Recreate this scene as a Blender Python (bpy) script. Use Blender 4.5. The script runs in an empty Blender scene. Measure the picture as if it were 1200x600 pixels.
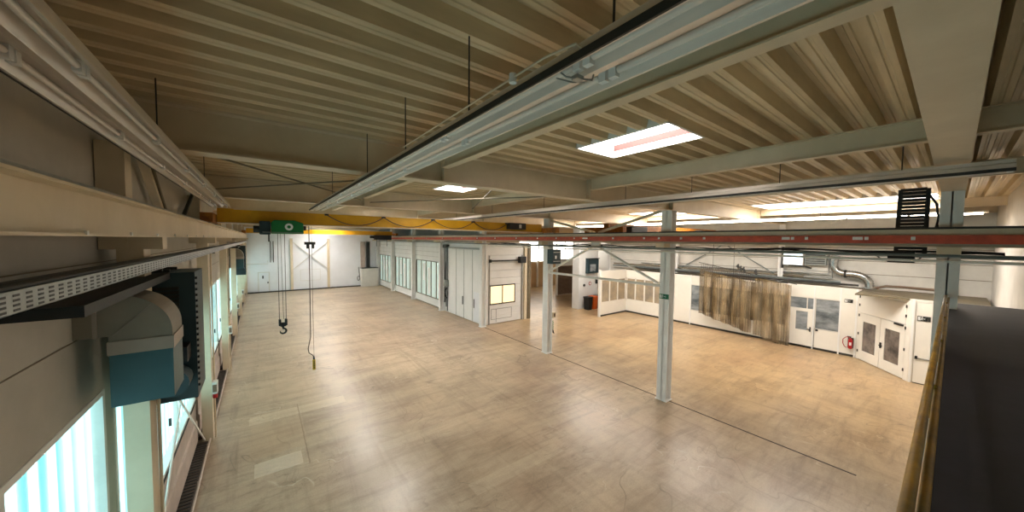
import bpy, math, random
from mathutils import Vector, Matrix
random.seed(7)
S = bpy.context.scene
COL = S.collection
PI = math.pi

# ------------------------------------------------------------------ materials
def lin(h):
    h = h.lstrip('#'); out = []
    for i in (0, 2, 4):
        c = int(h[i:i+2], 16) / 255
        out.append(c / 12.92 if c <= .04045 else ((c + .055) / 1.055) ** 2.4)
    return (*out, 1)

def mat(name, col, rough=.5, metal=0., var=.12, scale=3., bump=0., col2=None, emit=None, emit_s=0., stretch=(1, 1, 1), alpha=1.):
    m = bpy.data.materials.new(name); m.use_nodes = True
    nt = m.node_tree; N = nt.nodes; L = nt.links
    b = N['Principled BSDF']
    c = lin(col) if isinstance(col, str) else col
    geo = N.new('ShaderNodeTexCoord'); mp = N.new('ShaderNodeMapping')
    mp.inputs['Scale'].default_value = stretch
    L.new(geo.outputs['Object'], mp.inputs['Vector'])
    nz = N.new('ShaderNodeTexNoise'); nz.inputs['Scale'].default_value = scale
    nz.inputs['Detail'].default_value = 6; nz.inputs['Roughness'].default_value = .65
    L.new(mp.outputs['Vector'], nz.inputs['Vector'])
    cr = N.new('ShaderNodeValToRGB')
    c2 = lin(col2) if col2 else tuple(x * (1 - var * 2) for x in c[:3]) + (1,)
    cr.color_ramp.elements[0].position = .35; cr.color_ramp.elements[0].color = c2
    cr.color_ramp.elements[1].position = .62; cr.color_ramp.elements[1].color = c
    L.new(nz.outputs['Fac'], cr.inputs['Fac']); L.new(cr.outputs['Color'], b.inputs['Base Color'])
    b.inputs['Roughness'].default_value = rough; b.inputs['Metallic'].default_value = metal
    b.inputs['Alpha'].default_value = alpha
    if bump:
        bp = N.new('ShaderNodeBump'); bp.inputs['Strength'].default_value = bump; bp.inputs['Distance'].default_value = .01
        L.new(nz.outputs['Fac'], bp.inputs['Height']); L.new(bp.outputs['Normal'], b.inputs['Normal'])
    if emit:
        b.inputs['Emission Color'].default_value = lin(emit); b.inputs['Emission Strength'].default_value = emit_s
    return m

M = {}
M['deck'] = mat('deck_steel', '#decca8', .42, 0, .12, 1.3, stretch=(.3, 2, 2), col2='#bfac88')
M['steel'] = mat('cream_painted_steel', '#dccdb2', .45, 0, .08, 1.2, col2='#d0c0a4')
M['steel_dark'] = mat('dull_brown_steel', '#7b6f58', .55, 0, .15, 2)
M['white_steel'] = mat('white_painted_steel', '#f2f1ec', .4, 0, .06, 2)
M['col_steel'] = mat('grey_white_column_paint', '#f5f5f3', .4, 0, .05, 1.5, col2='#eceae8')
M['panel'] = mat('grey_wall_panel', '#dedbd4', .7, 0, .06, 1.2, bump=.05)
M['beige'] = mat('beige_wall_panel', '#c2bcb0', .7, 0, .06, 1.2)
M['white'] = mat('white_cladding', '#ececea', .55, 0, .03, 1.2)
M['bluewhite'] = mat('cool_white_cladding', '#eceef2', .5, 0, .03, .8)
M['cream'] = mat('cream_partition', '#efebe2', .45, 0, .03, 1)
M['tan'] = mat('tan_wall', '#c9ab84', .6, 0, .05, 1)
M['galv'] = mat('galvanised_metal', '#a9aaa6', .35, .7, .12, 6)
M['alu'] = mat('brushed_aluminium_reflector', '#eadfd4', .3, .35, .06, 4, stretch=(4, .2, 4))
M['tube'] = mat('frosted_tube_glass', '#ece2d8', .2, 0, .02)
M['silver'] = mat('silver_foil_duct', '#c4c4c2', .25, .9, .2, 8, bump=.4)
M['black'] = mat('black_rubber', '#17181a', .55, 0, .1)
M['dark'] = mat('dark_grey_metal', '#3a3835', .5, .2, .15)
M['brownrail'] = mat('dark_brown_convector', '#5d4c42', .5, .1, .2, 5)
M['pinkrail'] = mat('dusty_pink_paint', '#c2b3a8', .5, 0, .1)
M['yellow'] = mat('crane_yellow', '#d9a30a', .45, 0, .08, 2, col2='#c8960c')
M['yellow2'] = mat('worn_yellow_paint', '#b98d1d', .4, 0, .15, 5, col2='#8a6a1c')
M['rustyellow'] = mat('rusty_yellow_paint', '#b1701c', .55, 0, .2, 6, col2='#7c4a1a')
M['green'] = mat('hoist_green', '#0f7a3c', .4, 0, .08)
M['signgreen'] = mat('sign_green', '#0b6b45', .4, 0, .03)
M['teal'] = mat('teal_painted_sheet', '#29565e', .45, 0, .06, 2)
M['tealdark'] = mat('dark_teal_housing', '#22393f', .5, 0, .1, 2)
M['duct'] = mat('grey_beige_duct_sheet', '#8a8173', .5, .1, .06, 2)
M['ductlip'] = mat('pinkish_duct_collar', '#a3968a', .5, .1, .06, 2)
M['red'] = mat('extinguisher_red', '#b3121d', .35, 0, .05)
M['rustred'] = mat('rust_red_conductor', '#cf5a3c', .5, 0, .15, 4, col2='#b04a34')
M['orange'] = mat('orange_plastic', '#d9601c', .45, 0, .05)
M['pipegrey'] = mat('blue_grey_pipe', '#77807f', .4, .2, .1)
M['brass'] = mat('yellow_pendant_plastic', '#c9a21d', .4, 0, .05)
M['rollup'] = mat('brown_roller_slats', '#7a6350', .6, 0, .1)
M['pinkred'] = mat('red_primer_band', '#4f2a26', .6, 0, .1)
M['plainwhite'] = mat('plain_white', '#f0f0ee', .5, 0, .01)
M['joint'] = mat('dark_floor_joint', '#2e2118', .8, 0, .2, 9)
M['platform'] = mat('dark_platform_plate', '#2a2a33', .6, .2, .15)

def emis(name, col, s, rough=.3, base=None, stripes=None):
    """a glazing material that glows with the daylight behind it"""
    m = mat(name, base or col, rough, 0, .02, 2, emit=col, emit_s=s)
    return m

def stripe_glass(name, c1, c2, s, per, axis='Y'):
    m = mat(name, c1, .25, 0, .02, 2, emit=c1, emit_s=s)
    nt = m.node_tree; N = nt.nodes; L = nt.links; b = N['Principled BSDF']
    tc = N.new('ShaderNodeTexCoord'); sp = N.new('ShaderNodeSeparateXYZ'); L.new(tc.outputs['Object'], sp.inputs[0])
    md = N.new('ShaderNodeMath'); md.operation = 'PINGPONG'; md.inputs[1].default_value = per / 2
    L.new(sp.outputs[axis], md.inputs[0])
    mu = N.new('ShaderNodeMath'); mu.operation = 'MULTIPLY'; mu.inputs[1].default_value = 2 / per
    L.new(md.outputs[0], mu.inputs[0])
    nz = N.new('ShaderNodeTexNoise'); nz.inputs['Scale'].default_value = .9; L.new(tc.outputs['Object'], nz.inputs['Vector'])
    ad = N.new('ShaderNodeMath'); ad.operation = 'MULTIPLY_ADD'; L.new(nz.outputs['Fac'], ad.inputs[0]); ad.inputs[1].default_value = .35; L.new(mu.outputs[0], ad.inputs[2])
    cr = N.new('ShaderNodeValToRGB'); cr.color_ramp.elements[0].position = .2; cr.color_ramp.elements[1].position = .75
    cr.color_ramp.elements[0].color = lin(c2); cr.color_ramp.elements[1].color = lin(c1)
    L.new(ad.outputs[0], cr.inputs['Fac'])
    L.new(cr.outputs['Color'], b.inputs['Emission Color'])
    return m

M['cyan'] = stripe_glass('channel_glass', '#b6e6e9', '#4b98a2', .85, .30)
M['sky'] = emis('unseen_rooflight_dome', '#fff8f2', 24.0)  # unseen far rooflights, added and raised to brighten the left floor
M['sky_near'] = emis('dimmed_rooflight_dome', '#fff8f2', 8.5)  # near domes under the same sky, glow lowered so the band stays visible
M['roofstrip'] = emis('rooflight_strip', '#fbf8f4', 5.5)
M['lamp'] = emis('lit_warm_tube', '#fff0dc', 11.0)
M['backglow'] = emis('bright_back_glazing', '#fffaf0', 2.0)
M['creamglow'] = emis('lit_window_pane', '#ffe9b4', .42)
M['bluebox'] = emis('pale_blue_panel', '#d2ecf7', 1.1)
M['greyglass'] = mat('dim_window_glass', '#9fa5a9', .1, 0, .1, .9, col2='#565d61', stretch=(1, 1, 2))
M['tealglass'] = stripe_glass('curtained_glass', '#b6c6be', '#85968f', .28, .9)
M['officeglass'] = mat('office_glass', '#b7a68b', .12, 0, .1, .9, col2='#8d8478')
M['darkglass'] = mat('dark_door_glass', '#8a7f77', .1, 0, .1, 1.6, col2='#4a4542')

def pvc():
    m = bpy.data.materials.new('dirty_clear_pvc'); m.use_nodes = True
    nt = m.node_tree; N = nt.nodes; L = nt.links; b = N['Principled BSDF']
    tc = N.new('ShaderNodeTexCoord'); mp = N.new('ShaderNodeMapping'); mp.inputs['Scale'].default_value = (2.5, 2.5, .5)
    L.new(tc.outputs['Object'], mp.inputs[0])
    nz = N.new('ShaderNodeTexNoise'); nz.inputs['Scale'].default_value = 1.3; nz.inputs['Detail'].default_value = 5
    L.new(mp.outputs[0], nz.inputs[0])
    cr = N.new('ShaderNodeValToRGB'); cr.color_ramp.elements[0].color = lin('#64502f'); cr.color_ramp.elements[1].color = lin('#c4aa7e')
    cr.color_ramp.elements[0].position = .35; cr.color_ramp.elements[1].position = .65
    L.new(nz.outputs[0], cr.inputs[0]); L.new(cr.outputs[0], b.inputs['Base Color'])
    b.inputs['Roughness'].default_value = .3
    mr = N.new('ShaderNodeMapRange'); mr.inputs['From Min'].default_value = .3; mr.inputs['From Max'].default_value = .7
    mr.inputs['To Min'].default_value = .5; mr.inputs['To Max'].default_value = .2
    L.new(nz.outputs[0], mr.inputs[0]); L.new(mr.outputs[0], b.inputs['Alpha'])
    return m
M['pvc'] = pvc()

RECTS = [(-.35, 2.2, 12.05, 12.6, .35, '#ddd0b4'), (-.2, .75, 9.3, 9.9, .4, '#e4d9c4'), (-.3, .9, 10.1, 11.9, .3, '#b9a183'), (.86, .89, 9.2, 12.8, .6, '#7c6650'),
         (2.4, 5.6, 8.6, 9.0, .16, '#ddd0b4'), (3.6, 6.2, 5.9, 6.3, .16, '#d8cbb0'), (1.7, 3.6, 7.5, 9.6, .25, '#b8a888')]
def floor_mat():
    m = bpy.data.materials.new('coated_concrete_floor'); m.use_nodes = True
    nt = m.node_tree; N = nt.nodes; L = nt.links; b = N['Principled BSDF']
    tc = N.new('ShaderNodeTexCoord'); geo = tc.outputs['Object']
    def noise(scale, detail=5, rough=.6, st=(1, 1, 1), dist=0., rot=0):
        mp = N.new('ShaderNodeMapping'); mp.inputs['Scale'].default_value = st; mp.inputs['Rotation'].default_value = (0, 0, rot)
        L.new(geo, mp.inputs[0])
        n = N.new('ShaderNodeTexNoise'); n.inputs['Scale'].default_value = scale; n.inputs['Detail'].default_value = detail
        n.inputs['Roughness'].default_value = rough; n.inputs['Distortion'].default_value = dist
        L.new(mp.outputs[0], n.inputs['Vector']); return n.outputs['Fac']
    def ramp(f, p0, c0, p1, c1):
        r = N.new('ShaderNodeValToRGB'); r.color_ramp.elements[0].position = p0; r.color_ramp.elements[1].position = p1
        r.color_ramp.elements[0].color = c0; r.color_ramp.elements[1].color = c1; L.new(f, r.inputs[0]); return r.outputs[0]
    def mix(a, c, f, mode='MIX'):
        x = N.new('ShaderNodeMix'); x.data_type = 'RGBA'; x.blend_type = mode
        L.new(a, x.inputs[6]); L.new(c, x.inputs[7])
        if isinstance(f, float): x.inputs[0].default_value = f
        else: L.new(f, x.inputs[0])
        return x.outputs[2]
    base = ramp(noise(.22, 4, .6, dist=.6), .35, lin('#9f8b74'), .66, lin('#cab89d'))
    pink = ramp(noise(.13, 3, .5, rot=.8), .45, lin('#a6937b'), .65, lin('#b59480'))
    c = mix(base, pink, .4)
    w, k = (1, 1, 1, 1), (0, 0, 0, 1)
    # grey wear patches, long wheel streaks, light scraped patches, fine mottling, dark spots
    g = ramp(noise(.5, 6, .7, st=(1, .45, 1), dist=.8), .42, k, .78, (.6, .6, .6, 1))
    c = mix(c, ramp(noise(2, 2), 0, lin('#8d8274'), 1, lin('#857660')), g)
    st = ramp(noise(1.1, 8, .75, st=(.35, 2.2, 1), dist=1.2, rot=.25), .47, k, .68, (.62, .62, .62, 1))
    c = mix(c, ramp(noise(2, 2), 0, lin('#6d5d4c'), 1, lin('#78695a')), st)
    st2 = ramp(noise(.9, 8, .75, st=(2.4, .3, 1), dist=1.0, rot=-.2), .49, k, .70, (.55, .55, .55, 1))
    c = mix(c, ramp(noise(2, 2), 0, lin('#77644c'), 1, lin('#78695a')), st2)
    lt = ramp(noise(.5, 10, .72, st=(.6, 1.3, 1), dist=.2, rot=.15), .42, k, .75, (.5, .5, .5, 1))
    c = mix(c, ramp(noise(2, 2), 0, lin('#d6c8a8'), 1, lin('#dccdb4')), lt)
    sp = ramp(noise(7, 4, .7), .70, k, .76, (.6, .6, .6, 1))
    c = mix(c, ramp(noise(2, 2), 0, lin('#4a3d30'), 1, lin('#4a3d30')), sp)
    def band(f, w_):
        rr = N.new('ShaderNodeValToRGB'); e = rr.color_ramp.elements; e[0].position = .5 - w_; e[0].color = k; e[1].position = .5 + w_; e[1].color = k
        x = e.new(.5); x.color = w; L.new(f, rr.inputs[0]); return rr.outputs[0]
    def mul(a, b_):
        x = N.new('ShaderNodeMath'); x.operation = 'MULTIPLY'; L.new(a, x.inputs[0])
        if isinstance(b_, float): x.inputs[1].default_value = b_
        else: L.new(b_, x.inputs[1])
        return x.outputs[0]
    def flat(h_): return ramp(noise(2, 2), 0, lin(h_), 1, lin(h_))
    # curved tyre scuffs and fine cracks, only in some places
    msk = ramp(noise(.35, 3, .5), .48, k, .62, w)
    c = mix(c, flat('#54483c'), mul(mul(band(noise(.42, 2, .4, dist=1.5), .006), msk), .65))
    msk2 = ramp(noise(.6, 3, .5, rot=1.), .52, k, .64, w)
    c = mix(c, flat('#5b4c3d'), mul(mul(band(noise(1.6, 3, .5, dist=.6, rot=.7), .007), msk2), .55))
    c = mix(c, flat('#e0d6c2'), mul(mul(band(noise(.7, 2, .4, dist=1.0, rot=2.), .006), msk2), .5))
    dk = ramp(noise(3.2, 6, .75, st=(.6, 1.6, 1)), .56, k, .68, (.6, .6, .6, 1))
    c = mix(c, flat('#66594b'), mul(dk, ramp(noise(.4, 3, .5, rot=.4), .45, k, .6, w)))
    # pale rectangular repair strips near the window side
    sx0 = N.new('ShaderNodeSeparateXYZ'); wn = N.new('ShaderNodeMix'); wn.data_type = 'RGBA'; wn.inputs[0].default_value = .03
    nn = N.new('ShaderNodeTexNoise'); nn.inputs['Scale'].default_value = 5; L.new(geo, nn.inputs['Vector'])
    L.new(geo, wn.inputs[6]); L.new(nn.outputs['Color'], wn.inputs[7]); L.new(wn.outputs[2], sx0.inputs[0])
    def rng(sock, a, b_):
        g1 = N.new('ShaderNodeMath'); g1.operation = 'GREATER_THAN'; L.new(sock, g1.inputs[0]); g1.inputs[1].default_value = a
        g2 = N.new('ShaderNodeMath'); g2.operation = 'LESS_THAN'; L.new(sock, g2.inputs[0]); g2.inputs[1].default_value = b_
        return mul(g1.outputs[0], g2.outputs[0])
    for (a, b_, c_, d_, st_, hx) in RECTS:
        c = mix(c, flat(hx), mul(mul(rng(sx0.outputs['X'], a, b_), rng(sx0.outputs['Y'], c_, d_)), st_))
    fine = ramp(noise(28, 5, .7), .3, (.86, .86, .86, 1), .7, (1.05, 1.05, 1.05, 1))
    c = mix(c, fine, 1., 'MULTIPLY')
    # warm light in the bay beyond the column line, tinted into the floor colour
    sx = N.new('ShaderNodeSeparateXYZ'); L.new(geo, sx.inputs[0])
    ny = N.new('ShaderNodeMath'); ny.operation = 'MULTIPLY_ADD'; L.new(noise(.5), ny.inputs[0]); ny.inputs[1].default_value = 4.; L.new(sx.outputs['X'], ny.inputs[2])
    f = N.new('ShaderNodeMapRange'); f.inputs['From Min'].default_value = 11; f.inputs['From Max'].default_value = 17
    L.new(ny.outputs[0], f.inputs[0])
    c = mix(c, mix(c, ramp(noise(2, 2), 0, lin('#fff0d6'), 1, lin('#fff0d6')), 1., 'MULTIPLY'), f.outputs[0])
    L.new(c, b.inputs['Base Color'])
    r = ramp(noise(.8, 5, .6), .3, (.28, .28, .28, 1), .7, (.34, .34, .34, 1)); L.new(r, b.inputs['Roughness'])
    bp = N.new('ShaderNodeBump'); bp.inputs['Strength'].default_value = .06; bp.inputs['Distance'].default_value = .02
    L.new(noise(1.5, 3), bp.inputs['Height']); L.new(bp.outputs[0], b.inputs['Normal'])
    b.inputs['Specular IOR Level'].default_value = .4
    return m
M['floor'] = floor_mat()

# ------------------------------------------------------------------ mesh helper
class MB:
    def __init__(s): s.v = []; s.f = []; s.sm = []; s.p = []; s.hold = False
    def add(s, vs, fs, smooth=False):
        o = len(s.v)
        if not s.hold: s.p.append((o, len(s.f)))
        s.v += [tuple(v) for v in vs]; s.f += [tuple(i + o for i in f) for f in fs]; s.sm += [smooth] * len(fs)
        return s
    def box(s, x0, x1, y0, y1, z0, z1):
        x0, x1 = min(x0, x1), max(x0, x1); y0, y1 = min(y0, y1), max(y0, y1); z0, z1 = min(z0, z1), max(z0, z1)
        vs = [(x, y, z) for z in (z0, z1) for y in (y0, y1) for x in (x0, x1)]
        return s.add(vs, [(0, 2, 3, 1), (4, 5, 7, 6), (0, 1, 5, 4), (2, 6, 7, 3), (0, 4, 6, 2), (1, 3, 7, 5)])
    def prism(s, pts, axis, a, b):
        """outline pts (2D) swept along axis from a to b; pts are the other two coordinates in order xyz"""
        def P(p, t):
            return {'x': (t, p[0], p[1]), 'y': (p[0], t, p[1]), 'z': (p[0], p[1], t)}[axis]
        n = len(pts); vs = [P(p, a) for p in pts] + [P(p, b) for p in pts]
        fs = [(i, (i + 1) % n, (i + 1) % n + n, i + n) for i in range(n)] + [tuple(range(n))[::-1], tuple(range(n, 2 * n))]
        return s.add(vs, fs)
    def tube(s, pts, r, n=8, caps=True, smooth=True):
        pts = [Vector(p) for p in pts]; rs = r if isinstance(r, (list, tuple)) else [r] * len(pts)
        vs = []; up = None
        for i, p in enumerate(pts):
            d = (pts[min(i + 1, len(pts) - 1)] - pts[max(i - 1, 0)])
            if d.length < 1e-9: d = Vector((0, 0, 1))
            d.normalize()
            if up is None:
                up = Vector((0, 0, 1)) if abs(d.z) < .9 else Vector((1, 0, 0))
            a = d.cross(up)
            if a.length < 1e-4: a = d.orthogonal()
            a.normalize(); b = a.cross(d).normalized(); up = b
            for k in range(n):
                t = 2 * PI * k / n
                vs.append(p + (a * math.cos(t) + b * math.sin(t)) * rs[i])
        fs = [(i * n + k, i * n + (k + 1) % n, (i + 1) * n + (k + 1) % n, (i + 1) * n + k) for i in range(len(pts) - 1) for k in range(n)]
        s.add(vs, fs, smooth); s.hold = True
        if caps:
            m = len(pts) - 1
            s.add([vs[k] for k in range(n)], [tuple(range(n))]); s.add([vs[m * n + k] for k in range(n)], [tuple(range(n))[::-1]])
        s.hold = False
        return s
    def bar(s, p, q, w, h, up=(0, 0, 1)):
        p, q = Vector(p), Vector(q); d = (q - p).normalized(); u = Vector(up)
        a = d.cross(u)
        if a.length < 1e-4: a = d.orthogonal()
        a.normalize(); b = a.cross(d).normalized()
        vs = [e + a * (i * w / 2) + b * (j * h / 2) for e in (p, q) for i, j in ((-1, -1), (1, -1), (1, 1), (-1, 1))]
        return s.add(vs, [(0, 3, 2, 1), (4, 5, 6, 7), (0, 1, 5, 4), (1, 2, 6, 5), (2, 3, 7, 6), (3, 0, 4, 7)])
    def ibeam(s, axis, a, b, c, z0, z1, w=.16, tf=.018, tw=.012):
        """I section along axis ('x' or 'y'), centred on c"""
        for (o0, o1, h0, h1) in ((c - w / 2, c + w / 2, z0, z0 + tf), (c - w / 2, c + w / 2, z1 - tf, z1), (c - tw / 2, c + tw / 2, z0 + tf, z1 - tf)):
            if axis == 'x': s.box(a, b, o0, o1, h0, h1)
            else: s.box(o0, o1, a, b, h0, h1)
        return s
    def disc(s, c, r, axis, t=.01, n=20):
        c = Vector(c); d = Vector({'x': (1, 0, 0), 'y': (0, 1, 0), 'z': (0, 0, 1)}[axis]) * t / 2
        return s.tube([c - d, c + d], r, n, smooth=False)
    def each(s, name, m, parent=None, bevel=0):
        """one object per piece"""
        out = []
        ends = s.p[1:] + [(len(s.v), len(s.f))]
        for (v0, f0), (v1, f1) in zip(s.p, ends):
            q = MB(); q.v = s.v[v0:v1]; q.f = [tuple(i - v0 for i in f) for f in s.f[f0:f1]]; q.sm = s.sm[f0:f1]
            out.append(q.build(name, m, parent, bevel=bevel))
        return out
    def build(s, name, m, parent=None, loc=None, bevel=0):
        me = bpy.data.meshes.new(name)
        org = Vector(loc) if loc is not None else Vector((0, 0, 0))
        me.from_pydata([tuple(Vector(v) - org) for v in s.v], [], s.f)
        me.polygons.foreach_set('use_smooth', s.sm); me.materials.append(M[m] if isinstance(m, str) else m); me.update()
        o = bpy.data.objects.new(name, me); COL.objects.link(o); o.location = org
        if parent is not None:
            o.parent = parent
            o.matrix_parent_inverse = Matrix.Identity(4)
            o.location = org - world_loc(parent)
        if bevel:
            bv = o.modifiers.new('bevel', 'BEVEL'); bv.width = bevel; bv.segments = 2; bv.limit_method = 'ANGLE'
        return o

def world_loc(o):
    l = Vector((0, 0, 0))
    while o is not None:
        l = l + Vector(o.location); o = o.parent
    return l

def tag(o, label=None, cat=None, group=None, kind=None):
    if label: o['label'] = label
    if cat: o['category'] = cat
    if group: o['group'] = group
    if kind: o['kind'] = kind
    return o

def thing(name, loc, label, cat, group=None, kind=None):
    o = bpy.data.objects.new(name, None); COL.objects.link(o); o.location = loc; o.empty_display_size = .2
    return tag(o, label, cat, group, kind)

def copy_tree(o, loc=None, parent=None):
    c = o.copy(); COL.objects.link(c)
    if parent is not None: c.parent = parent
    if loc is not None: c.location = loc
    for ch in list(o.children):
        if ch.users_collection: copy_tree(ch, None, c)
    return c

def struct(o): o['kind'] = 'structure'; return o

# ------------------------------------------------------------------ dimensions
XL, XR, YN, YF = -1.5, 24.4, -1.0, 42.6        # inner faces of the hall
ZD = 7.27                                       # underside of the roof deck
GY = [.07, 6.05, 12.15, 18.25, 24.4, 30.5, 36.6, 42.4]
XC = 11.4

# ------------------------------------------------------------------ shell
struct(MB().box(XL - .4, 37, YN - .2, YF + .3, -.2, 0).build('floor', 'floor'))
struct(MB().box(11.40, 11.455, 1.2, 18.0, -.004, .002).build('trim_1', 'joint'))
struct(MB().box(XL + .02, 11, 42.42, 42.5, 0, .12).build('baseboard_back', 'dark'))

# corrugated roof deck with openings for the rooflights
PER = .345
def snap(y): return round((y - YN) / PER)
ROOFS = []       # (x0,x1,i0,i1)
SKY = []
for k, (a, b) in enumerate(((2.33, 4.3), (8.42, 10.45), (14.5, 16.5), (20.7, 22.7), (26.8, 28.8), (32.9, 34.9), (38.8, 40.6))):
    SKY.append((4.55, 5.65, snap(a), snap(b))); ROOFS.append(SKY[-1])
STRIP = []
for a, b in ((.45, 5.7), (6.5, 11.8), (12.6, 17.8)):
    STRIP.append((17.4, 19.75, snap(a), snap(b))); ROOFS.append(STRIP[-1])
dk = MB()
prof = [(0, 0), (.045, 0), (.055, .008), (.075, .008), (.085, 0), (.13, 0), (.165, .14), (.215, .14), (.225, .132), (.255, .132), (.265, .14), (.31, .14), (PER, 0)]
nper = int((YF - YN) / PER) + 1
for i in range(nper):
    cuts = sorted([(x0, x1) for (x0, x1, a, b) in ROOFS if a <= i < b])
    xs = XL - .1; spans = []
    for x0, x1 in cuts: spans.append((xs, x0)); xs = x1
    spans.append((xs, XR + .2 if YN + i * PER < 18 else 37))
    for xa, xb in spans:
        y0 = YN + i * PER
        vs = []; 
        for (py, pz) in prof: vs += [(xa, y0 + py, ZD + pz), (xb, y0 + py, ZD + pz)]
        dk.add(vs, [(2 * k, 2 * k + 1, 2 * k + 3, 2 * k + 2) for k in range(len(prof) - 1)])
struct(dk.build('ceiling', 'deck'))
# solid roof build-up above the deck, open over the rooflights
rs = MB()
def slab_with_holes(mb, x0, x1, y0, y1, z0, z1, holes):
    ys = sorted({y0, y1, *[h[2] for h in holes], *[h[3] for h in holes]})
    for a, b in zip(ys, ys[1:]):
        hh = sorted([h for h in holes if h[2] <= a + 1e-6 and h[3] >= b - 1e-6]); x = x0
        for h in hh: mb.box(x, h[0], a, b, z0, z1); x = h[1]
        mb.box(x, x1, a, b, z0, z1)
slab_with_holes(rs, XL - .3, 37, YN - .1, YF + .3, ZD + .16, ZD + .34, [(a, b, YN + c * PER, YN + d * PER) for a, b, c, d in ROOFS])
struct(rs.build('ceiling_top', 'panel'))

# rooflights: upstand, dome, opener
def where_sky(k):
    return ['nearest square rooflight with a pink inner band, over the near bay', 'small rooflight just behind the first cross girder'][k] if k < 2 else \
        'unseen rooflight added for light in bay %s of the left hall, counting from the camera' % ['three', 'four', 'five', 'six', 'seven'][k - 2]
for k, (x0, x1, a, b) in enumerate(SKY):
    y0, y1 = YN + a * PER, YN + b * PER
    t = thing('rooflight', ((x0 + x1) / 2, (y0 + y1) / 2, ZD), where_sky(k), 'skylight', 'square rooflights in the left bay ceiling')
    zt = ZD + .52
    u = MB(); w = .03
    u.box(x0, x1, y0, y0 + w, ZD - .01, zt); u.box(x0, x1, y1 - w, y1, ZD - .01, zt); u.box(x0, x0 + w, y0, y1, ZD - .01, zt); u.box(x1 - w, x1, y0, y1, ZD - .01, zt)
    u.build('upstand', 'plainwhite', t)
    p = MB(); z = ZD + .13
    p.box(x1 - w - .006, x1 - w, y0 + w, y1 - w, z - .02, z + .10); p.box(x0 + w, x0 + w + .006, y0 + w, y1 - w, z - .02, z + .10)
    [tag(q_, 'dusty pink band inside the upstand') for q_ in p.each('painted_band', 'pinkred', t)]
    d = MB(); n = 8
    vs = []; fs = []
    for i in range(n + 1):
        for j in range(n + 1):
            u_, v_ = i / n, j / n
            vs.append((x0 + u_ * (x1 - x0), y0 + v_ * (y1 - y0), zt + .16 * math.sin(PI * u_) ** .5 * math.sin(PI * v_) ** .5))
    for i in range(n):
        for j in range(n): q = i * (n + 1) + j; fs.append((q, q + 1, q + n + 2, q + n + 1))
    d.add(vs, fs, True); d.build('dome', 'sky_near' if k < 2 else 'sky', t)
    g = MB(); g.bar((x0 + .1, y1 - .45, ZD + .1), (x0 + .28, y1 - .45, zt - .05), .05, .05); g.box(x0 + .03, x0 + .1, y1 - .5, y1 - .4, ZD + .06, ZD + .16)
    g.build('opener', 'dark', t)
for k, (x0, x1, a, b) in enumerate(STRIP):
    y0, y1 = YN + a * PER, YN + b * PER
    t = thing('rooflight', ((x0 + x1) / 2, (y0 + y1) / 2, ZD), ['long cream rooflight strip at the upper right, nearest of its row', 'cream rooflight strip glimpsed behind the tall white column',
              'farthest cream rooflight strip of the right bay'][k], 'skylight', 'long rooflight strips in the right bay ceiling')
    u = MB(); w = .04; zt = ZD + .22
    u.box(x0, x1, y0, y0 + w, ZD - .01, zt); u.box(x0, x1, y1 - w, y1, ZD - .01, zt); u.box(x0, x0 + w, y0, y1, ZD - .01, zt); u.box(x1 - w, x1, y0, y1, ZD - .01, zt)
    u.build('upstand', 'plainwhite', t)
    # low barrel vault
    vs = []; n = 10
    for i in range(n + 1):
        u_ = i / n
        for y in (y0, y1): vs.append((x0 + u_ * (x1 - x0), y, zt + .25 * math.sin(PI * u_)))
    d = MB(); d.add(vs, [(2 * i, 2 * i + 1, 2 * i + 3, 2 * i + 2) for i in range(n)], True); d.build('barrel_vault', 'roofstrip', t)
    r = MB()
    for q in range(1, 6):
        y = y0 + (y1 - y0) * q / 6; r.box(x0 + w, x1 - w, y - .02, y + .02, ZD + .18, ZD + .22)
    r.each('glazing_bar', 'steel', t)

# girders (across the hall) and purlin beams (along it)
for k, y in enumerate(GY):
    m = MB(); x1 = XR - .05 if y < 20 else (11.6 if y > 40 else XR)
    m.ibeam('x', XL + .1, x1, y, 6.7, ZD, .30, .022, .014)
    for x in (2.83, 7.06, 11.4, 19.95):
        if x < x1: m.box(x - .01, x + .01, y - .14, y + .14, 6.73, ZD - .02)
    o = m.build('roof_girder', 'steel'); struct(o)
    tag(o, 'deep beige steel girder crossing under the roof, number %d from the camera' % (k + 1), 'girder', 'cross girders under the roof')
XS = [-1.32, 2.83, 7.06, 11.4, 19.95, 24.2]
names = ['against the left wall', 'beside the long light channel', 'right of the near rooflight', 'above the middle column line', 'right of the rooflight strip', 'against the right wall']
for k, x in enumerate(XS):
    m = MB(); 
    yy = [YN] + GY
    for a, b in zip(yy, yy[1:]):
        if x > 12 and a > 17: continue
        a_ = a + (.16 if a != YN else 0); b_ = b - .16
        if b_ - a_ > .2: m.ibeam('y', a_, b_, x, 6.96, ZD, .15, .016, .011)
    o = m.build('roof_beam', 'steel'); struct(o)
    tag(o, 'beige steel beam running along the hall ' + names[k], 'beam', 'lengthwise roof beams')

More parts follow.
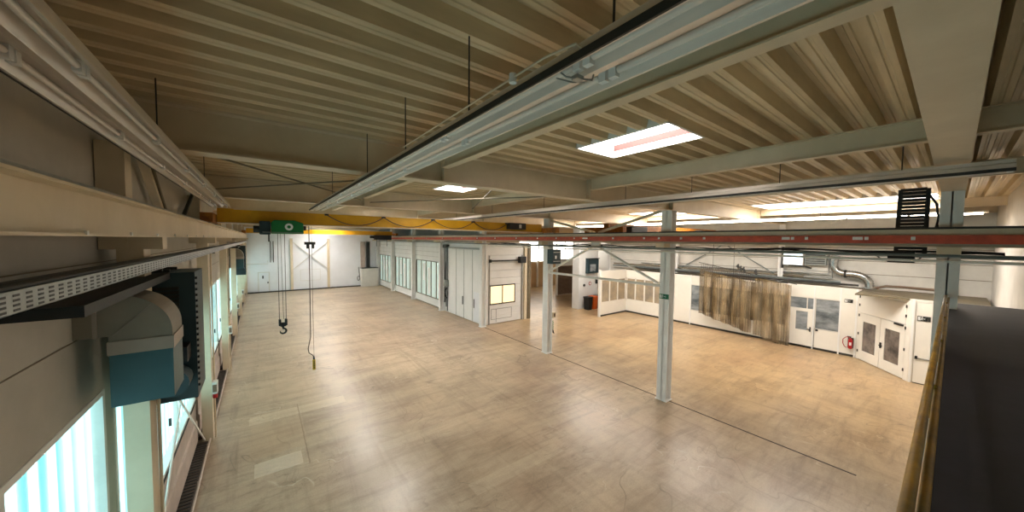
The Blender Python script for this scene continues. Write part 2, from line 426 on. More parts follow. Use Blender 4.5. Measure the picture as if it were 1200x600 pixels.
# columns along the middle line
def hcol(mb, x, y, z0, z1, w=.4, d=.34, t=.022):
    mb.box(x - d / 2, x - d / 2 + t, y - w / 2, y + w / 2, z0, z1)
    mb.box(x + d / 2 - t, x + d / 2, y - w / 2, y + w / 2, z0, z1)
    mb.box(x - d / 2, x + d / 2, y - t / 2, y + t / 2, z0, z1)
    mb.box(x - d / 2 - .03, x + d / 2 + .03, y - w / 2 - .03, y + w / 2 + .03, z0, z0 + .025)
cl = ['column outside the frame edge nearest the camera', 'tall pale grey steel column standing right of the middle with the exit sign', 'second free standing pale column behind the tall one, at the end of the white brace',
      'column at the near corner of the white built in room', 'column left of the tall sliding door', 'column between the second and third glazed bays', 'column between the two farthest glazed bays', 'column at the far end of the glazed partition']
for k, y in enumerate(GY):
    m = MB(); hcol(m, XC + .02, y, 0, 6.7, .36 if k in (1, 2) else .3)
    o = m.build('steel_column', 'col_steel'); struct(o); tag(o, cl[k], 'column', 'steel columns of the middle line')
# columns along the left wall
for k, y in enumerate(GY):
    m = MB(); m.box(XL + .15, XL + .37, y - .15, y + .17, 0, 5.45)
    m.box(XL + .01, XL + .24, y - .13, y + .13, 5.45, 6.7)
    o = m.build('wall_column', 'steel'); struct(o)
    tag(o, 'beige column on the left window wall, number %d from the camera' % (k + 1), 'column', 'columns of the left window wall')
# columns along the right wall
for k, y in enumerate((0.07, 6.05, 12.15, 18.1)):
    m = MB(); m.ibeam('x', 0, 0, 0, 0, 0) if False else None
    hcol(m, XR - .2, y, 0, 6.7, .24, .24)
    o = m.build('wall_column', 'col_steel'); struct(o)
    tag(o, ['column at the far right edge behind the corner door', 'column with the pale blue panel on the right wall', 'column on the right wall behind the brace rods', 'column at the far corner of the right wall'][k], 'column', 'columns of the right wall')

# ---- left wall
wl = MB()
wl.box(XL - .22, XL, YN, YF + .2, 0, 1.27); wl.box(XL - .22, XL, YN, YF + .2, 3.82, ZD + .15)
for y in GY: wl.box(XL - .22, XL, y - .13, y + .13, 1.27, 3.82)
wl.box(XL - .22, XL, YN - .3, GY[0], 1.27, 3.82)
struct(wl.build('wall_left', 'beige'))
m = MB()
for z in (4.55, 5.3, 6.1): m.box(XL, XL + .004, YN, YF, z - .006, z + .006)
struct(m.build('trim_2', 'steel_dark'))
for k, (a, b) in enumerate(zip(GY, GY[1:])):
    y0, y1 = a + .13, b - .13
    f = MB(); d0, d1 = XL - .16, XL + .01
    f.box(d0, d1 + .03, y0, y1, 1.27, 1.33); f.box(d0, d1, y0, y1, 3.76, 3.82); f.box(d0, d1, y0, y0 + .07, 1.33, 3.76); f.box(d0, d1, y1 - .07, y1, 1.33, 3.76)
    for q in (1, 2): yy = y0 + (y1 - y0) * q / 3; f.box(d0, d1 - .02, yy - .035, yy + .035, 1.33, 3.76)
    fr = f.build('window_%d' % (k + 1), 'white_steel'); struct(fr)
    p = MB(); n = int((y1 - y0) / .16)
    pts = []
    for i in range(n * 4 + 1):
        yy = y0 + .05 + (y1 - y0 - .1) * i / (n * 4); pts.append((XL - .1 + (.02 if (i // 2) % 2 else 0), yy))
    vs = []; 
    for (x, y) in pts: vs += [(x, y, 1.3), (x, y, 3.8)]
    p.add(vs, [(2 * i, 2 * i + 1, 2 * i + 3, 2 * i + 2) for i in range(len(pts) - 1)]); p.build('pane', 'cyan', fr)
    s = MB(); s.box(XL - .02, XL + .06, y0, y1, 1.235, 1.262); s.each('sill', 'dark', fr)
    h = MB()
    for q in (0, 1, 2):
        yy = y0 + (y1 - y0) * (q + .5) / 3; h.box(d1 - .01, d1 + .03, yy, yy + .025, 1.9, 2.05)
    h.each('handle', 'dark', fr)
# spandrel cladding under the windows, floor convectors
bayn = ['nearest', 'second', 'third', 'fourth', 'fifth', 'sixth', 'farthest']
for k, (a, b) in enumerate(zip(GY, GY[1:])):
    y0, y1 = a + .2, b - .2
    m = MB(); m.prism([(XL, .18), (XL + .07, .18), (XL + .07, .7), (XL + .04, .74), (XL + .04, 1.2), (XL, 1.2)], 'y', y0, y1)
    o = struct(m.build('wall_left_spandrel', 'pinkrail'))
    t = thing('floor_convector', (XL + .17, (y0 + y1) / 2, 0), 'dark low convector channel on the floor in the %s bay of the left wall' % bayn[k], 'heater', 'convectors along the left wall floor')
    c = MB(); c.box(XL + .01, XL + .27, y0, y1, 0, .10)
    c.build('casing', 'brownrail', t)
    g = MB()
    for i in range(int((y1 - y0) / .12)): yy = y0 + .03 + i * .12; g.box(XL + .04, XL + .25, yy, yy + .05, .1, .112)
    g.build('grille', 'dark', t)
    e = MB(); e.tube([(XL + .31, y0, .14), (XL + .31, y1, .14)], .022)
    for i in range(4): yy = y0 + .3 + (y1 - y0 - .6) * i / 3; e.box(XL + .27, XL + .32, yy, yy + .03, 0, .14)
    e.build('guard_rail', 'pinkrail', t)

# ---- end wall, near wall, right wall
m = MB(); m.box(XL - .2, 37, YF, YF + .25, 0, ZD + .15); struct(m.build('wall_back', 'bluewhite'))
m = MB()
for z in (1.0, 2.0, 3.0, 4.0, 5.0): m.box(XL, 9.3, YF - .004, YF, z - .006, z + .006)
struct(m.build('trim_3', 'white'))
m = MB(); m.box(XL - .2, XR + .2, YN - .2, YN, 0, ZD + .15); struct(m.build('wall_front', 'panel'))
m = MB(); m.box(XR, XR + .25, YN - .2, 18.35, 0, ZD + .15)
struct(m.build('wall_right', 'panel'))
m = MB()
for z in (4.1, 4.75, 5.4, 6.05): m.box(XR - .012, XR, YN, 18.3, z - .012, z + .012)
struct(m.build('trim_4', 'steel_dark'))
# annex behind the right bay
m = MB(); m.box(15.4, 37, 31, 31.25, 0, 3.0); m.box(15.4, 37, 31, 31.25, 5.7, ZD + .15); m.box(15.4, 24.4, 31, 31.25, 3, 5.7); struct(m.build('wall_annex_back', 'tan'))
m = MB(); m.box(36.9, 37.1, 18.1, 31.2, 0, ZD + .15); struct(m.build('wall_annex_right', 'white'))
m = MB(); m.box(XR + .1, 37, 18.1, 18.35, 0, ZD + .15); struct(m.build('wall_annex_front', 'white'))
f = MB(); f.box(24.4, 36.9, 31.0, 31.1, 3.0, 3.1); f.box(24.4, 36.9, 31, 31.1, 5.6, 5.7); f.box(24.4, 36.9, 31.0, 31.1, 4.3, 4.36)
for q in range(9): x = 24.4 + 12.4 * q / 8; f.box(x, x + .1, 31.0, 31.1, 3.1, 5.6)
fr = struct(f.build('window_9', 'white_steel')); MB().box(24.4, 36.9, 31.12, 31.14, 3.0, 5.7).build('pane', 'backglow', fr)
for k, x in enumerate((25.9, 27.1)):
    o = MB().box(x, x + .16, 30.7, 30.9, 0, 3.2).build('annex_post', 'white_steel'); struct(o)

# brown roller door and lintel in the annex
o = thing('roller_door', (26.2, 24.6, 0), 'brown ribbed roller door seen deep between the white post and the pillar', 'door')
m = MB()
for i in range(26): z = .02 + i * .115; m.prism([(24.58, z), (24.54, z + .03), (24.54, z + .085), (24.58, z + .115)], 'x', 24.45, 27.6)
# prism along x uses (y,z)
m.build('curtain', 'rollup', o)
m = MB(); m.box(24.3, 24.45, 24.5, 24.7, 0, 3.05); m.box(27.6, 27.75, 24.5, 24.7, 0, 3.05); m.each('guide_rail', 'white_steel', o)
m = MB(); m.box(24.3, 27.75, 24.4, 24.75, 3.05, 3.75); m.build('header_box', 'plainwhite', o)

# pillar with cabinet, signs and bins
o = struct(MB().box(20.85, 23.3, 18.5, 19.2, 0, ZD).build('wall_pillar', 'white'))
t = thing('wall_cabinet', (22.3, 18.4, 3.5), 'dark glazed cabinet mounted high on the white pillar', 'cabinet')
MB().box(21.65, 23.0, 18.2, 18.5, 2.95, 4.15).build('housing', 'tealdark', t, bevel=.02)
MB().box(21.9, 22.6, 18.18, 18.2, 3.1, 3.7).build('window', 'greyglass', t)
MB().box(21.65, 23.0, 18.1, 18.5, 4.15, 4.2).build('top_plate', 'dark', t)
t = thing('notice_sign', (22.25, 18.48, 2.05), 'small round red and white sign on the white pillar', 'sign')
MB().disc((22.25, 18.485, 2.05), .16, 'y', .02).build('plate', 'red', t); MB().disc((22.25, 18.47, 2.05), .1, 'y', .012).build('face', 'plainwhite', t)
t = thing('fire_bell', (21.5, 18.45, 1.95), 'small dark round alarm bell left of the round sign on the pillar', 'alarm')
MB().disc((21.5, 18.46, 1.95), .11, 'y', .06).build('gong', 'dark', t)
t = thing('telephone', (23.05, 18.45, 2.2), 'small black wall telephone right of the round sign on the pillar', 'telephone')
MB().box(22.95, 23.15, 18.4, 18.5, 2.0, 2.4).build('body', 'black', t, bevel=.02)
def bin_(x, m_, label):
    t = thing('waste_bin', (x, 18.0, 0), label, 'bin')
    b = MB(); w = .26
    vs = [(x - w * .8, 17.75, 0), (x + w * .8, 17.75, 0), (x + w * .8, 18.2, 0), (x - w * .8, 18.2, 0), (x - w, 17.7, 1.0), (x + w, 17.7, 1.0), (x + w, 18.25, 1.0), (x - w, 18.25, 1.0)]
    b.add(vs, [(0, 3, 2, 1), (0, 1, 5, 4), (1, 2, 6, 5), (2, 3, 7, 6), (3, 0, 4, 7), (4, 5, 6, 7)]); b.build('body', m_, t)
    MB().prism([(x - w - .03, 1.0), (x + w + .03, 1.0), (x + w, 1.07), (x - w, 1.07)], 'y', 17.67, 18.28).build('lid', m_, t)
bin_(21.45, 'black', 'black waste bin at the foot of the white pillar, left of the orange one')
bin_(22.1, 'orange', 'orange waste bin beside black bins at the foot of the white pillar')
bin_(22.72, 'dark', 'dark grey waste bin right of the orange one, by the cream partition')

# ------------------------------------------------------------------ built-in white room behind column line
RX0, RX1, RY0, RY1, RZ = 11.62, 15.4, 18.42, YF, 5.35
m = MB()
m.box(RX0, RX0 + .1, 18.42, RY1, 3.8, RZ)           # upper band along the hall
for a, b in zip(GY[4:], GY[5:]):
    m.box(RX0, RX0 + .1, a, b, 0, .68); 
    for y in (a, b): m.box(RX0, RX0 + .1, y - .35, y + .35, .68, 3.8)
m.box(RX0, RX0 + .1, 23.35, 24.4, 0, 3.8)
struct(m.build('wall_room_left', 'white'))
m = MB(); m.box(RX0, RX1, RY0, RY0 + .1, 4.62, RZ); m.box(RX0, 11.95, RY0, RY0 + .1, 0, 4.62); m.box(14.85, RX1, RY0, RY0 + .1, 0, 4.62); struct(m.build('wall_room_front', 'white'))
struct(MB().box(RX1 - .1, RX1, RY0, RY1, 0, RZ).box(RX1 - .1, RX1, 24.3, RY1, RZ, ZD).build('wall_room_right', 'white'))
struct(MB().box(RX0, RX1, RY0, RY1, RZ, RZ + .12).build('ceiling_room', 'panel'))
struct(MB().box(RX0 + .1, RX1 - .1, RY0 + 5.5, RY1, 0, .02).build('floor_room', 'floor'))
m = MB()
for z in (4.2, 4.6, 5.0): m.box(RX0 - .003, RX0, 24.4, RY1, z - .006, z + .006)
m.box(RX0 - .05, RX0, 24.6, RY1, .04, .1)
struct(m.build('trim_5', 'steel_dark'))
m = MB(); m.box(RX0 - .06, RX0 - .003, 24.6, RY1, .1, .22); struct(m.build('trim_6', 'plainwhite'))
for k, (a, b) in enumerate(zip(GY[4:], GY[5:])):
    y0, y1 = a + .35, b - .35
    f = MB(); f.box(RX0 - .02, RX0 + .08, y0, y1, .68, .74); f.box(RX0 - .02, RX0 + .08, y0, y1, 3.74, 3.8)
    n = 5
    for q in range(n + 1): y = y0 + (y1 - y0) * q / n; f.box(RX0 - .02, RX0 + .08, y - .035, y + .035, .74, 3.74)
    fr = struct(f.build('window_%d' % (10 + k), 'steel_dark'))
    MB().box(RX0 + .04, RX0 + .06, y0, y1, .7, 3.78).build('pane', 'tealglass', fr)
    c = MB()
    for q, (h0, h1) in ((0, (.95, 2.35)), (2, (.9, 3.2)), (3, (2.0, 3.5))):
        y = y0 + (y1 - y0) * (q + .25) / n; c.box(RX0 + .02, RX0 + .036, y, y + .45, h0, h1)
    c.each('blind', 'plainwhite', fr)
# tall sliding door
t = thing('sliding_door', (RX0, 21, 0), 'tall white boarded sliding door beside the white sectional door', 'door')
m = MB()
for i in range(4):
    a = 18.6 + i * 1.19; m.box(RX0 - .07, RX0 - .01, a, a + 1.17, .04, 4.95)
m.build('door_leaf', 'white', t)
g = MB()
for i in range(1, 4): a = 18.59 + i * 1.19; g.box(RX0 - .085, RX0 - .07, a - .02, a + .02, .04, 4.95)
g.each('cover_strip', 'galv', t)
MB().box(RX0 - .14, RX0, 18.5, 24.1, 4.98, 5.1).build('track', 'galv', t)
h = MB(); h.box(RX0 - .12, RX0 - .07, 19.5, 19.55, 1.0, 1.6); h.box(RX0 - .12, RX0 - .07, 21.1, 21.15, 1.0, 1.6); h.each('handle', 'dark', t)
MB().box(RX0 - .08, RX0 - .07, 18.75, 19.6, .1, 2.1).build('wicket_door', 'bluewhite', t)
# sectional door
t = thing('sectional_door', (13.4, RY0, 0), 'white ribbed sectional door with a lit double window', 'door')
m = MB()
for i in range(9):
    z = .03 + i * .51; m.box(11.97, 14.83, RY0 + .02, RY0 + .06, z, z + .495)
m.build('door_leaf', 'white', t)
f = MB(); 
for x in (12.1, 13.11, 14.16): f.box(x - .04, x + .04, RY0 - .01, RY0 + .03, 1.34, 2.6)
f.box(12.06, 14.2, RY0 - .01, RY0 + .03, 1.3, 1.38); f.box(12.06, 14.2, RY0 - .01, RY0 + .03, 2.54, 2.62)
f.build('window_frame', 'dark', t)
MB().box(12.1, 14.16, RY0 + .0, RY0 + .018, 1.38, 2.54).build('pane', 'creamglow', t)
g = MB(); g.box(12.0, 12.06, RY0 - .04, RY0 + .02, 0, 4.6); g.box(14.75, 14.83, RY0 - .04, RY0 + .02, 0, 4.6)
g.each('guide_rail', 'galv', t)
w = MB(); 
for (a, b, c, d) in ((12.2, 13.9, .98, .995), (12.2, 13.9, .3, .315), (12.2, 12.215, .3, .995), (13.885, 13.9, .3, .995), (12.6, 12.615, .1, .995)): w.box(a, b, RY0 + .008, RY0 + .02, c, d)
w.build('hatch_outline', 'dark', t)
t = thing('door_operator', (14, RY0 - .1, 4.3), 'dark roller shaft with motor above the sectional door', 'motor')
MB().tube([(12.0, RY0 - .12, 4.25), (14.6, RY0 - .12, 4.25)], .05, 12).build('shaft', 'dark', t)
MB().box(14.4, 14.95, RY0 - .3, RY0 - .01, 4.05, 4.5).build('motor_box', 'black', t, bevel=.03)
MB().box(12.0, 12.08, RY0 - .2, RY0 - .0, 4.15, 4.35).each('bracket', 'dark', t)
struct(MB().box(14.95, 15.2, RY0 - .1, RY0, 0, 5.3).build('trim_7', 'steel'))
struct(MB().box(15.26, 15.5, RY0 - .14, RY0 + .1, 0, 5.35).build('trim_8', 'steel_dark'))
# electrical riser left of the sliding door
t = thing('cable_riser', (RX0 - .1, 24.0, 0), 'dark bundle of conduits and hoses left of the sliding door', 'conduit')
m = MB()
for i, y in enumerate((23.55, 23.75, 24.05)): m.tube([(RX0 - .1, y, .1 + i * .3), (RX0 - .1, y, 5.2)], .035)
m.each('conduit', 'dark', t)
m = MB(); m.tube([(RX0 - .16 + .12 * math.cos(a) * 0, 23.6 + .22 * math.cos(a), 1.5 + .4 * math.sin(a)) for a in [i * PI / 8 for i in range(17)]], .035)
m.build('hose_coil', 'black', t)
MB().box(RX0 - .25, RX0 - .02, 23.5, 23.95, 2.0, 2.5).build('junction_box', 'galv', t)
MB().box(RX0 - .25, RX0 - .02, 23.4, 24.1, 5.0, 5.25).build('top_box', 'dark', t)

# end wall furnishings
t = thing('steel_door', (.2, YF, 0), 'small white service door in the far end wall', 'door')
MB().box(-.2, .62, YF - .05, YF, 0, 2.05).build('door_leaf', 'bluewhite', t)
f = MB(); f.box(-.28, -.2, YF - .07, YF, 0, 2.12); f.box(.62, .70, YF - .07, YF, 0, 2.12); f.box(-.28, .7, YF - .07, YF, 2.05, 2.12); f.build('door_frame', 'panel', t)
MB().box(.5, .6, YF - .1, YF - .05, .95, 1.1).each('handle', 'black', t)
MB().box(.08, .2, YF - .06, YF - .05, 1.45, 1.75).build('door_sign', 'dark', t)
for k, (x, lb) in enumerate(((2.62, 'left upright post of the braced frame on the far end wall'), (6.1, 'right upright post of the braced frame on the far end wall'))):
    m = MB(); m.box(x - .12, x + .12, YF - .16, YF, 0, 5.6); o = struct(m.build('wall_post', 'steel')); tag(o, lb, 'post', 'posts on the far end wall')
t = thing('cross_brace', (4.4, YF - .1, 3.6), 'thin X shaped bracing rods on the far white end wall', 'brace')
for a, b in (((2.76, 2.3), (5.96, 5.2)), ((5.96, 2.3), (2.76, 5.2))):
    MB().bar((a[0], YF - .1, a[1]), (b[0], YF - .1, b[1]), .07, .07).build('rod', 'panel', t)
t = thing('wall_frame', (4.6, YF, 1.5), 'faint rectangular panel outline low on the far end wall', 'panel')
f = MB()
for (a, b, c, d) in ((3.4, 5.3, 2.2, 2.23), (3.4, 5.3, 1.0, 1.03), (3.4, 3.43, 1.0, 2.2), (5.27, 5.3, 1.0, 2.2)): f.box(a, b, YF - .03, YF, c, d)
f.build('outline', 'panel', t)
m = MB(); m.box(9.45, 11.25, YF - .9, YF - .02, 0, 2.15); struct(m.build('wall_end_box', 'panel'))
struct(MB().box(9.4, 11.3, YF - .95, YF, 2.15, 2.22).build('trim_9', 'dark'))
struct(MB().box(9.5, 10.0, YF - .12, YF, 2.22, 5.3).build('trim_10', 'pinkrail'))
struct(MB().box(10.15, 10.5, YF - .3, YF, 2.22, 5.3).build('trim_11', 'dark'))
t = thing('hose_reel', (9.3, YF - .1, 1.2), 'small black hose loop on the end wall beside the grey box', 'hose')
MB().tube([(9.25 + .14 * math.cos(a), YF - .08, .95 + .25 * math.sin(a)) for a in [i * PI / 8 for i in range(17)]] + [(9.25, YF - .08, 2.3)], .03).build('hose', 'black', t)
t = thing('wall_pipe', (-.5, YF - .1, 3), 'thin stepped pipe with valves on the left of the far end wall', 'pipe')
MB().tube([(XL + .1, YF - .1, 2.95), (.55, YF - .1, 2.95), (.55, YF - .1, 3.3)], .03).each('pipe_run', 'panel', t)
m = MB(); m.tube([(.8, YF - .08, 3.1), (.8, YF - .08, 5.3)], .035); m.tube([(1.05, YF - .08, 3.1), (1.05, YF - .08, 5.3)], .035); m.each('riser', 'dark', t)

# ------------------------------------------------------------------ cream office partition in the right bay
PX, PZ = 23.4, 3.4
def wall_x(mb, x, y0, y1, z0, z1, t=.08): mb.box(x, x + t, y0, y1, z0, z1)
m = MB()
m.box(PX, PX + .08, 2.74, 15.83, 2.75, PZ)
m.box(PX, PX + .08, 11.85, 15.83, 0, 1.0)
m.box(PX, PX + .08, 10.7, 11.85, 0, 2.75)
m.box(PX, PX + .08, 5.5, 10.7, 0, 1.0)
m.box(PX, PX + .08, 5.35, 5.5, 0, 2.75)
m.box(PX, PX + .08, 2.74, 3.35, 0, 2.75)
m.box(PX, PX + .08, 3.35, 4.3, 0, 1.08)
struct(m.build('wall_office_left', 'cream'))
m = MB(); m.box(PX - .01, PX, 2.74, 15.8, 0, .11); m.box(20.2, PX, 15.72, 15.73, 0, .11); m.box(PX - .012, PX, 5.5, 15.8, PZ - .02, PZ + .03); struct(m.build('baseboard_shadow_office', 'dark'))  # dark strip at the wall foot also draws the shadow line there
m = MB(); m.box(20.1, PX + .08, 15.75, 15.83, 2.75, PZ); m.box(20.1, PX, 15.75, 15.83, 0, 1.0); m.box(20.1, 20.28, 15.75, 15.83, 1.0, 2.75); struct(m.build('wall_office_back', 'cream'))
struct(MB().box(20.02, 20.14, 15.68, 15.84, 0, PZ + .1).build('trim_12', 'plainwhite'))
m = MB()
for y in (12.0, 10.72, 5.42, 4.36, 3.36, 2.78): m.box(PX - .02, PX, y - .03, y + .03, 0, PZ)
struct(m.build('trim_13', 'plainwhite'))
# office glazing
f = MB()
for i in range(6): y = 11.85 + (15.7 - 11.85) * i / 5; f.box(PX - .01, PX + .07, y - .05, y + .05, 1.0, 2.75)
f.box(PX - .01, PX + .07, 11.85, 15.75, 1.0, 1.06); f.box(PX - .01, PX + .07, 11.85, 15.75, 2.69, 2.75)
fr = struct(f.build('window_20', 'cream')); MB().box(PX + .03, PX + .045, 11.85, 15.75, 1.03, 2.72).build('pane', 'officeglass', fr)
f = MB()
for i in range(4): x = 20.28 + (23.3 - 20.28) * i / 3; f.box(x - .05, x + .05, 15.74, 15.82, 1.0, 2.75)
f.box(20.28, 23.4, 15.74, 15.82, 1.0, 1.06); f.box(20.28, 23.4, 15.74, 15.82, 2.69, 2.75)
fr = struct(f.build('window_21', 'cream')); MB().box(20.28, 23.35, 15.78, 15.795, 1.03, 2.72).build('pane', 'officeglass', fr)
f = MB()
for y in (5.5, 7.25, 9.0, 10.7): f.box(PX - .01, PX + .07, y - .03, y + .03, 1.0, 2.75)
f.box(PX - .01, PX + .07, 5.5, 10.7, 1.0, 1.04); f.box(PX - .01, PX + .07, 5.5, 10.7, 2.71, 2.75)
fr = struct(f.build('window_22', 'panel')); MB().box(PX + .03, PX + .045, 5.5, 10.7, 1.02, 2.73).build('pane', 'greyglass', fr)
f = MB(); f.box(PX - .01, PX + .07, 3.37, 4.32, 1.08, 1.13); f.box(PX - .01, PX + .07, 3.37, 4.32, 2.7, 2.75); f.box(PX - .01, PX + .07, 3.35, 3.39, 1.08, 2.75); f.box(PX - .01, PX + .07, 4.28, 4.32, 1.08, 2.75)
fr = struct(f.build('window_23', 'panel')); MB().box(PX + .03, PX + .045, 3.37, 4.3, 1.1, 2.73).build('pane', 'greyglass', fr)
f = MB(); f.box(PX - .01, PX + .07, 4.36, 5.38, 2.06, 2.12); f.box(PX - .01, PX + .07, 4.36, 5.38, 2.7, 2.75); f.box(PX - .01, PX + .07, 4.62, 4.66, 2.1, 2.75)
fr = struct(f.build('window_24', 'cream')); MB().box(PX + .03, PX + .045, 4.36, 5.38, 2.1, 2.73).build('pane', 'greyglass', fr)
# office door
t = thing('office_door', (PX, 4.85, 0), 'cream office door with a tall glass pane right of the strip curtain', 'door')
m = MB(); a, b = 4.4, 5.34
m.box(PX - .01, PX + .05, a, b, .02, .95); m.box(PX - .01, PX + .05, a, b, 1.95, 2.06); m.box(PX - .01, PX + .05, a, a + .2, .95, 1.95); m.box(PX - .01, PX + .05, b - .25, b, .95, 1.95)
m.build('door_leaf', 'cream', t)
MB().box(PX + .01, PX + .03, a + .2, b - .25, .95, 1.95).build('pane', 'greyglass', t)
m = MB(); m.box(PX - .04, PX - .01, a + .05, a + .1, .9, 1.15); m.box(PX - .08, PX - .04, a + .05, a + .2, 1.0, 1.04); m.each('handle', 'black', t)
o = MB(); o.box(PX - .05, PX - .01, 4.16, 4.26, 1.0, 1.1); tag(o.build('wall_switch', 'black'), 'tiny black switch under the big office window right of the door', 'switch')

# diagonal section with the double doors, built in its own frame
A = Vector((23.4, 2.74, 0)); B = Vector((21.1, .95, 0)); D = (B - A).normalized(); Nn = Vector((D.y, -D.x, 0))
if Nn.x > 0: Nn = -Nn
def dg(u, n, z): return A + D * u + Nn * n + Vector((0, 0, z))
def dbox(mb, u0, u1, z0, z1, n0=0., n1=.06):
    vs = [dg(u, n, z) for z in (z0, z1) for n in (n0, n1) for u in (u0, u1)]
    return mb.add(vs, [(0, 2, 3, 1), (4, 5, 7, 6), (0, 1, 5, 4), (2, 6, 7, 3), (0, 4, 6, 2), (1, 3, 7, 5)])
LEN = (B - A).length
m = MB(); dbox(m, 0, .16, 0, PZ, -.06, 0); dbox(m, LEN - .22, LEN, 0, PZ, -.06, 0); dbox(m, .16, LEN - .22, 3.2, PZ, -.06, 0); struct(m.build('wall_office_diagonal', 'cream'))
t = thing('double_door', dg(LEN / 2, 0, 0), 'cream double door with two dark glass panes under a wide top panel', 'door')
u0, u1 = .16, LEN - .22; um = (u0 + u1) / 2
pn = MB(); dbox(pn, u0, u1, 2.3, 3.19, -.05, .01); pn.build('top_panel', 'cream', t)
for (a, b) in ((u0, um - .01), (um + .01, u1)):
    m = MB(); dbox(m, a, b, .03, .48, -.05, .01); dbox(m, a, b, 1.9, 2.28, -.05, .01); dbox(m, a, a + .24, .48, 1.9, -.05, .01); dbox(m, b - .24, b, .48, 1.9, -.05, .01)
    lf = m.build('door_leaf', 'cream', t)
    g = MB(); dbox(g, a + .24, b - .24, .48, 1.9, -.03, -.015); g.build('pane', 'darkglass', lf)
h = MB(); dbox(h, um + .06, um + .12, .95, 1.2, .01, .05); dbox(h, um + .06, um + .22, 1.05, 1.09, .05, .08); h.each('handle', 'black', t)
h = MB()
for z in (.35, 1.2, 2.1, 2.6, 3.0):
    dbox(h, u0 - .04, u0 + .01, z, z + .12, .01, .03); dbox(h, u1 - .01, u1 + .04, z, z + .12, .01, .03)
h.each('hinge', 'dark', t)
h = MB(); dbox(h, u1 - .5, u1 - .08, 2.2, 2.28, .01, .06); h.build('door_closer', 'dark', t)
# corner section facing the column line
CX = 21.1
m = MB(); m.box(CX, CX + .08, YN, .3, 0, PZ); m.box(CX, CX + .08, .83, .96, 0, PZ); m.box(CX, CX + .08, .3, .83, 3.3, PZ); struct(m.build('wall_office_corner', 'cream'))
struct(MB().box(CX - .04, CX, .86, .93, 0, PZ).build('trim_14', 'plainwhite'))
t = thing('side_door', (CX, .55, 0), 'narrow cream door at the right edge below the exit sign', 'door')
MB().box(CX - .01, CX + .05, .31, .82, .03, 3.29).build('door_leaf', 'cream', t)
MB().box(CX - .03, CX - .01, .33, .8, 1.0, 1.05).build('push_bar', 'galv', t)
MB().box(CX - .06, CX - .01, .72, .79, 1.0, 1.12).each('handle', 'black', t)
MB().box(CX - .012, CX - .0, .31, .82, 0, .03).build('threshold', 'black', t)
# flat roof of the offices
m = MB(); m.box(PX + .08, XR, 2.6, 15.8, PZ - .06, PZ); struct(m.build('ceiling_office', 'steel_dark'))

# ------------------------------------------------------------------ left-wall heaters
def heater(name_label, y, group):
    xr = -.8; zb = 3.82
    t = thing('air_heater', (XL + .3, y, zb), name_label, 'air heater', group)
    X0, X1 = -1.27, xr            # riser duct
    MB().box(X0, X1, y, y + .55, zb, zb + .55).build('outlet_box', 'teal', t)
    MB().box(X0 - .01, X1 + .01, y - .01, y + .56, zb + .55, zb + .69).build('collar', 'ductlip', t)
    # elbow: quarter circle in x-z, swept in y
    z0 = zb + .69; pts = [(X0, z0)]
    n = 14; R = .42; cx = X1 - R; cz = z0 + .06
    pts = [(XL - .1, z0 + .06), (X0, z0 + .06), (X0, z0), (X1, z0)]
    for i in range(n + 1):
        a = i / n * PI / 2; pts.append((cx + R * math.cos(a), cz + R * math.sin(a)))
    pts.append((XL - .1, cz + R))
    e = MB().prism(pts, 'y', y, y + .55).build('elbow_duct', 'duct', t)
    s = MB(); s.bar((X0 + .03, y - .006, z0 + .06), (cx + R * .62, y - .006, cz + R * .72), .004, .012, up=(0, 1, 0)); s.build('seam', 'ductlip', t)
    MB().box(X0 - .1, X0 - .07, y - .015, y + .56, z0 + .05, cz + R + .015).build('flange', 'ductlip', t)
    # housing behind
    h0 = y + 1.15
    hs = MB().box(XL + .06, -.74, h0, h0 + .75, 3.35, 5.12).build('housing', 'tealdark', t)
    l = MB(); 
    for i in range(8): z = 4.5 + i * .055; l.prism([(h0, z), (h0 - .02, z), (h0 - .002, z + .04), (h0, z + .04)], 'x', -1.25, -.9)
    l.build('louvre', 'dark', t)
    f = MB()
    for i in range(20): z = 3.5 + i * .08; f.box(-.745, -.72, h0 + .02, h0 + .06, z, z + .03)
    f.build('edge_fins', 'black', t)
    MB().tube([(-.95, h0 - .05, 3.7), (-.95, h0 - .35, 3.7)], .17, 18).build('fan_motor', 'tealdark', t)
    MB().box(-1.1, -.8, h0 - .3, h0, 3.95, 4.15).each('motor_bracket', 'black', t)
    MB().box(XL + .04, -.98, y - 1.6, h0, 5.04, 5.12).build('dark_slab', 'black', t)  # flat black slab above the elbow, reaching back to the housing
    b = MB(); b.box(XL + .0, -1.0, h0 + .1, h0 + .15, 5.12, 5.16); b.box(XL, -1.0, h0 + .6, h0 + .65, 5.12, 5.16); b.each('bracket', 'dark', t)
    return t
h1 = heater('big teal air heater with a beige elbow duct, nearest on the left wall', 5.2, 'air heaters on the left wall')
h2 = copy_tree(h1, (XL + .3, 24.9 + 0, 3.82))
h2['label'] = 'distant teal air heater with an elbow duct near the far end of the left wall'
for o in [h2]: pass

